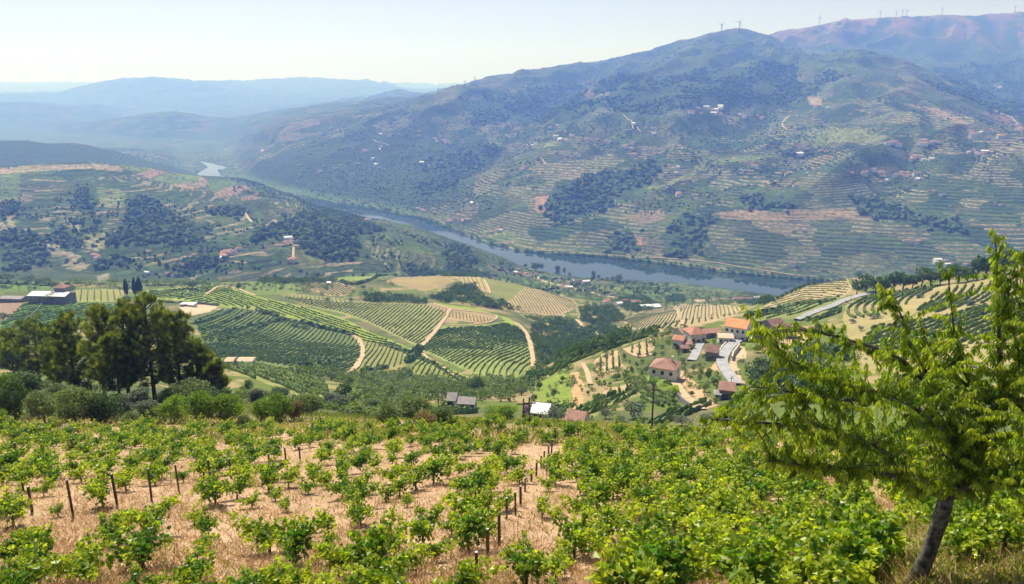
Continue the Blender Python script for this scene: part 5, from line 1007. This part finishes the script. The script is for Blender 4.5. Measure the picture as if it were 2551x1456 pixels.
V, F = leafquads(np.stack([X, Y, Z], -1)+U*L[:, None]*.45, L, rng.uniform(.06, .14, n), U=U, bend=.15); V1 = (V, F, tints(n, 4, base=np.clip(fbm(X/6, Y/6, 3, 83)*1.6-.3, 0, 1)))
X, Y = frustum_pts(30000, 12, 70, 1.6); k2 = fbm(X/2, Y/2, 3, 84) > .54; X, Y = X[k2], Y[k2]; Xr, Yr = frustum_pts(30000, 10, 24, 1.6); kr = Xr/Yr > .3+.1*rng.random(len(Xr)); X = np.r_[X, Xr[kr]]; Y = np.r_[Y, Yr[kr]]; n = len(X); Z = ground(X, Y); U = rng.normal(size=(n, 3)); U[:, 2] = np.abs(U[:, 2])+.5; U /= np.linalg.norm(U, axis=1, keepdims=True); L = rng.uniform(.12, .3, n)
V, F = leafquads(np.stack([X, Y, Z], -1)+U*L[:, None]*.45, L, rng.uniform(.04, .08, n), U=U); V, F, c = merge([V1, (V, F, tints(n, 4))])
tag(link('weeds', mk_mesh('weeds', V, F, [M['weed']], False, col=c)), 'yellow-green weeds along the far edge of the vineyard', 'weeds', kind='stuff')

def vine_meshes(seed, nc=8, hgt=1.25, spread=.55, young=.35):
    rr = np.random.default_rng(seed); b = MB(); h0 = rr.uniform(.35, .5)
    b.tube([(0, 0, -.25), (rr.normal()*.03, rr.normal()*.03, h0*.5), (0, 0, h0)], [.05, .04, .045], 6)
    C = []; U = []; T = []; Ls = []
    for k in range(nc):
        a = rr.choice([0, 3.14])+rr.normal()*.75; out = spread*rr.uniform(.3, 1.5); up = (hgt-h0)*rr.uniform(.25, 1.2); dr = rr.uniform(.0, .9)
        ts = np.linspace(0, 1, 7); px = np.cos(a)*out*ts; py = np.sin(a)*out*ts*.9; pz = h0+up*ts-dr*ts**3*up
        b.tube(list(zip(px, py, pz)), [.014]*3+[.009]*4, 4, cap=False)
        m = int(rr.integers(30, 50)*(.6+out)); t = rr.random(m)**.85; s = .14*(1.15-t*.85)
        C.append(np.stack([np.interp(t, ts, px), np.interp(t, ts, py), np.interp(t, ts, pz)], -1)+rr.normal(size=(m, 3))*s[:, None]); T.append(np.clip(t**2.2*.95+rr.normal(0, .12, m)+young-.35, 0, 1)); Ls.append(np.where(t > .85, .6, 1.0)*rr.uniform(.10, .165, m))
    C = np.concatenate(C); T = np.concatenate(T); Ls = np.concatenate(Ls); n = len(C)
    Uu = rng.normal(size=(n, 3)); Uu[:, 2] = Uu[:, 2]*.5-.35; V, F = leafquads(C, Ls, Ls*.98, U=Uu, bend=.4)
    del Uu
    return b.mesh('vine_stem', [M['bark']], True), mk_mesh('vine_foliage', V, F, [M['vine']], False, col=tints(n, 4, base=T, gl=.15, gh=1.0)), (V, F, T)
VV = [vine_meshes(200+i, nc=[9, 12, 8, 14, 11, 13, 9, 7, 12, 10][i], hgt=[1.2, 1.35, 1.1, 1.5, 1.3, 1.45, 1.0, .9, 1.25, 1.4][i], spread=[.6, .8, .55, .95, .75, .9, .6, .5, .8, .7][i], young=[.35, .3, .5, .25, .35, .3, .55, .5, .35, .4][i]) for i in range(10)]
PP = [tuple(pick(q[0], q[2])[:2]) for q in POSTS]
A, B_ = pick(60, 1280)[:2], pick(770, 1150)[:2]; dv = (B_-A)/np.linalg.norm(B_-A); nv = np.array([-dv[1], dv[0]]); s_loc = lambda q: q[0]/max(q[1], 5)
VINES = []; ANG = math.atan2(dv[1], dv[0])
rv = random.Random(3); off = -90.0; ri = 0
while off < 90:
    s = -110.0
    while s < 110:
        s += rv.uniform(1.25, 2.2) if s_loc(A+dv*s+nv*off) < .12 else rv.uniform(1.05, 1.6)
        p = A+dv*s+nv*(off+rv.gauss(0, .16)); Xv, Yv = p; a = Xv/Yv if Yv > 5 else 9
        if Yv < (15.5 if a < .1 else 12.2 if a < .3 else 11.6) or Yv > (74 if a < .25 else 80) or abs(a) > .92: continue
        if any(abs(Xv-q[0]-(Yv-q[1])*q[0]/q[1]) < .62 and -.6 < q[1]-Yv < 4.2 for q in PP): continue
        dens = (.46+.5*float(fbm(np.array(Xv/5), np.array(Yv/5), 2, 85)[()]) if a < .12 else .97)
        if Yv > 52: dens *= .85 if a < .12 else .6
        if rv.random() > dens: continue
        if Yv > 71+6*rv.random() and a > -.12: continue
        if (Xv-7.9)**2+(Yv-13.6)**2 < 1.0 or (abs(a-.60) < (.10 if Yv < 12.6 else .062) and Yv < 13.9): continue
        VINES.append((ri, s, Xv, Yv, a))
    off += 2.1; ri += 1
for k in range(46):
    Yv = rv.uniform(13.4, 21); a = rv.uniform(.36, .86); Xv = a*Yv
    if abs(a-.60) < .07 and Yv < 14.6: continue
    if any((Xv-v[2])**2+(Yv-v[3])**2 < .8 for v in VINES): continue
    VINES.append((ri+int((Yv-13)/2), 0, Xv, Yv, a))
zv = ground([v[2] for v in VINES], [v[3] for v in VINES]); pr = np.stack(project(np.stack([[v[2] for v in VINES], [v[3] for v in VINES], zv+.6], -1)), -1)
vis = [i for i in range(len(VINES)) if -40 < pr[i][0] < 2591 and pr[i][1] < 1500]; vis.sort(key=lambda i: VINES[i][3]); big = set(vis[:298]); print('vines', len(VINES), 'visible', len(vis))
rowsf = {}
for i in big: rowsf.setdefault(VINES[i][0], []).append(i)
order = sorted(rowsf, key=lambda r: -np.mean([pr[i][1] for i in rowsf[r]]))
for k, r in enumerate(order):
    for j, i in enumerate(sorted(rowsf[r], key=lambda i: pr[i][0])):
        v = VINES[i]; st, fo, _ = VV[rv.randrange(10)]; sc_ = rv.choice([.65, .9, 1.05, 1.2, 1.3])*rv.uniform(.9, 1.1)*(1.12 if v[4] > .15 else 1.0)
        e = empty('grapevine', (v[2], v[3], zv[i]), ANG+rv.gauss(0, .35)+rv.choice([0, 3.14]), (sc_, sc_, sc_*rv.uniform(.9, 1.1))); link('stem', st, e); link('foliage', fo, e)
        tag(e, 'leafy green grapevine, %s from the left in the %s row of the foreground vineyard' % (ordw(j+1), ordw(k+1)), 'grapevine', 'grapevines of the foreground vineyard')
Vs, Fs, Cs, b0 = [], [], [], 0
for i in range(len(VINES)):
    if i in big: continue
    v = VINES[i]; V, F, T = VV[rv.randrange(10)][2]; a = ANG+rv.gauss(0, .35)+rv.choice([0, 3.14]); sc_ = rv.uniform(.75, 1.25)*(1.1 if v[4] > .15 else 1.0); ca, sa = math.cos(a)*sc_, math.sin(a)*sc_
    Vs.append(np.stack([V[:, 0]*ca-V[:, 1]*sa+v[2], V[:, 0]*sa+V[:, 1]*ca+v[3], V[:, 2]*sc_+zv[i]], -1)); Fs.append(F+b0); b0 += len(V); Cs.append(np.repeat(np.stack([T, rng.uniform(.15, 1, len(T)), T*0, T*0+1], -1), 4, 0))
tag(link('grapevines', mk_mesh('grapevines', np.concatenate(Vs), np.concatenate(Fs), [M['vine']], False, col=np.concatenate(Cs))), 'further leafy vines filling the back of the foreground vineyard', 'grapevines', kind='stuff')

# ------------------------------------------------------------------ the peach tree at the right
def at(x, y, Y): a, r = ray(x, y); return Vector((float(a)*Y, Y, -float(r)*Y))
b = MB(); tb = pick(2288, 1440)[1]; base_p = at(2283, 1452, 13.6); base_p.z = ground(base_p.x, base_p.y)[0]-.25
TRK = [base_p, at(2292, 1425, 13.6), at(2310, 1385, 13.55), at(2330, 1330, 13.5), at(2345, 1285, 13.45), at(2358, 1240, 13.4)]
b.tube(TRK, [.2, .155, .14, .135, .15, .13], 12)
LIMBS = [[(2358,1242,13.4),(2320,1218,13.2),(2270,1198,13.0),(2200,1180,12.7),(2100,1168,12.4),(2010,1160,12.2),(1930,1148,12.0)],
 [(2362,1245,13.4),(2385,1190,13.5),(2392,1120,13.6),(2378,1050,13.8),(2335,975,13.9),(2250,900,14.0),(2150,855,14.1),(2060,835,14.1),(1985,818,14.1)],
 [(2365,1238,13.4),(2420,1212,13.2),(2500,1198,13.0),(2600,1190,12.8)], [(2368,1235,13.4),(2420,1160,13.7),(2455,1090,14.0),(2490,980,14.2),(2488,850,14.3),(2482,720,14.3),(2478,598,14.3)],
 [(2388,1100,13.6),(2300,1030,13.3),(2200,985,13.0),(2080,950,12.8),(1960,890,12.6),(1890,800,12.6)], [(2480,1000,14.2),(2540,900,14.3),(2570,780,14.3),(2600,680,14.3)], [(2450,1095,14.0),(2415,960,14.5),(2380,840,14.6),(2362,690,14.6)],
 [(2290,1200,13.0),(2180,1110,12.7),(2050,1070,12.5),(1900,1050,12.4),(1770,1045,12.4)], [(2200,985,13.0),(2080,1000,12.8),(1980,975,12.6),(1870,965,12.5)], [(2335,975,13.9),(2270,860,14.1),(2235,770,14.2),(2210,735,14.2)],
 [(2420,1160,13.7),(2300,1120,13.9),(2150,1090,14.2),(2000,1080,14.4)], [(2500,1198,13.0),(2560,1120,12.8),(2620,1060,12.7)], [(2490,980,14.2),(2560,1010,13.9),(2650,1000,13.7)], [(2415,960,14.5),(2330,900,14.7),(2300,830,14.8)], [(2540,900,14.3),(2510,780,14.2),(2530,640,14.2)]]
LP = []
for li, L in enumerate(LIMBS):
    P = [at(*q) for q in L]; Q = []
    for i in range(len(P)-1):
        for t in (0, .34, .67): Q.append(P[i].lerp(P[i+1], t)+Vector(rng.normal(0, .018, 3)))
    Q.append(P[-1]); r0 = [.075, .075, .07, .075, .045, .035, .035, .04, .03, .03, .03, .025, .025, .025, .025][li]
    b.tube(Q, [r0*(1-.85*i/(len(Q)-1))+.004 for i in range(len(Q))], 7)
    for i, q in enumerate(Q):
        if i > 1 or li > 3: LP.append((q, (Q[min(i+1, len(Q)-1)]-Q[max(0, i-1)]).normalized(), i/len(Q)))
CAN = [(1722,1048),(1760,1015),(1850,985),(1880,950),(1930,935),(1870,860),(1868,800),(1892,785),(1960,850),(2020,900),(1980,830),(1985,795),(2050,830),(2130,870),(2180,860),(2190,790),(2205,725),(2250,800),(2320,860),(2350,780),(2350,690),(2375,660),(2400,780),(2440,830),(2462,700),(2468,590),(2492,590),(2505,660),(2530,620),(2620,600),(2700,900),(2700,1290),(2500,1330),(2440,1290),(2330,1225),(2250,1235),(2120,1200),(2000,1195),(1900,1165),(1830,1130),(1850,1080),(1760,1075)]
shoots = []; tries = 0
while len(shoots) < 900 and tries < 60000:
    tries += 1; q, d, t = LP[rv.randrange(len(LP))]; dirv = Vector(rng.normal(size=3)); dirv.z = dirv.z*.6+.32; dirv = (dirv.normalized()+d*.5).normalized(); l = rv.uniform(.25, 1.15); e_ = q+dirv*l+Vector((0, 0, -.14*l*l)); qx, qy = project(np.array(e_)); qq = (float(qx), float(qy))
    if not inpoly([qq[0]], [qq[1]], CAN)[0]: continue
    if qq[1] < 880 and rv.random() < .25: continue
    shoots.append((q, dirv, l))
for q, d, t in LP:
    for k in range(3): shoots.append((q+Vector(rng.normal(0, .03, 3)), (Vector(rng.normal(size=3))*.5+Vector((0, 0, .3))+d*.6).normalized(), rv.uniform(.12, .38)))
C, U, T = [], [], []
for q, dv_, l in shoots:
    pts = [q+dv_*l*t+Vector((0, 0, -.14*l*l*t*t)) for t in (0, .33, .66, 1.0)]; b.tube(pts, [.007, .006, .004, .003], 4, cap=False)
    m = int(20+l*52); yb = rv.random()**1.2
    for k in range(m):
        t = rv.uniform(.15, 1.05); p_ = q+dv_*l*t+Vector((0, 0, -.14*l*l*t*t)); side = Vector(rng.normal(size=3)); side -= dv_*side.dot(dv_); side.normalize(); u = (side*.45+dv_*.3+Vector((0, 0, -1.1+.5*rv.random()))).normalized()
        C.append(p_+u*.055); U.append(u); T.append(min(1, max(0, yb*.6+t*.35+rv.gauss(0, .12))))
C = np.array([tuple(c) for c in C]); U = np.array([tuple(u) for u in U]); n = len(C); L = rng.uniform(.065, .135, n); print('peach leaves', n)
# lance-shaped leaves: a curved blade of six points
Bv = np.cross(U, rng.normal(size=(n, 3))); Bv /= np.linalg.norm(Bv, axis=1, keepdims=True); Nv = np.cross(U, Bv); Wd = (L*.125)[:, None]; Lq = L[:, None]; dn = np.array([[0, 0, -1.0]])
V = np.stack([C-U*Lq*.5, C-U*Lq*.12+Bv*Wd, C+U*Lq*.2+Bv*Wd*.85+dn*Lq*.04, C+U*Lq*.5+dn*Lq*.14, C+U*Lq*.2-Bv*Wd*.85+dn*Lq*.04, C-U*Lq*.12-Bv*Wd], 1).reshape(-1, 3)
i6 = np.arange(n)[:, None]*6; F = np.concatenate([i6+np.array([[0, 1, 2, 5]]), i6+np.array([[5, 2, 3, 4]])])
pe = empty('peach_tree', base_p); br = link('trunk', b.mesh('peach_trunk', [M['paintedbark']], True)); cr = link('crown', mk_mesh('peach_crown', V, F, [M['peach']], False, col=tints(n, 6, base=np.array(T), gl=.1, gh=1.0)))
for o in (br, cr): o.parent = pe; o.location = [-c for c in base_p]
tag(pe, 'peach tree with long drooping leaves leaning over the vines at the right', 'tree')

# ------------------------------------------------------------------ haze: one closed box of pale air round the scene
hz = bpy.data.materials.new('haze'); hz.use_nodes = True; nt = hz.node_tree; nt.nodes.clear()
pv = N(nt, 'ShaderNodeVolumePrincipled'); out = N(nt, 'ShaderNodeOutputMaterial')
pv.inputs['Color'].default_value = (.18, .345, 1.0, 1); pv.inputs['Absorption Color'].default_value = (1, 1, 1, 1)
pv.inputs['Density'].default_value = HAZE_DENSITY; pv.inputs['Anisotropy'].default_value = .25
nt.links.new(pv.outputs[0], out.inputs['Volume'])
b = MB(); b.box(-50000, 50000, -300, 37500, -480, 1450)
tag(link('haze', b.mesh('haze', [hz])), kind='stuff')
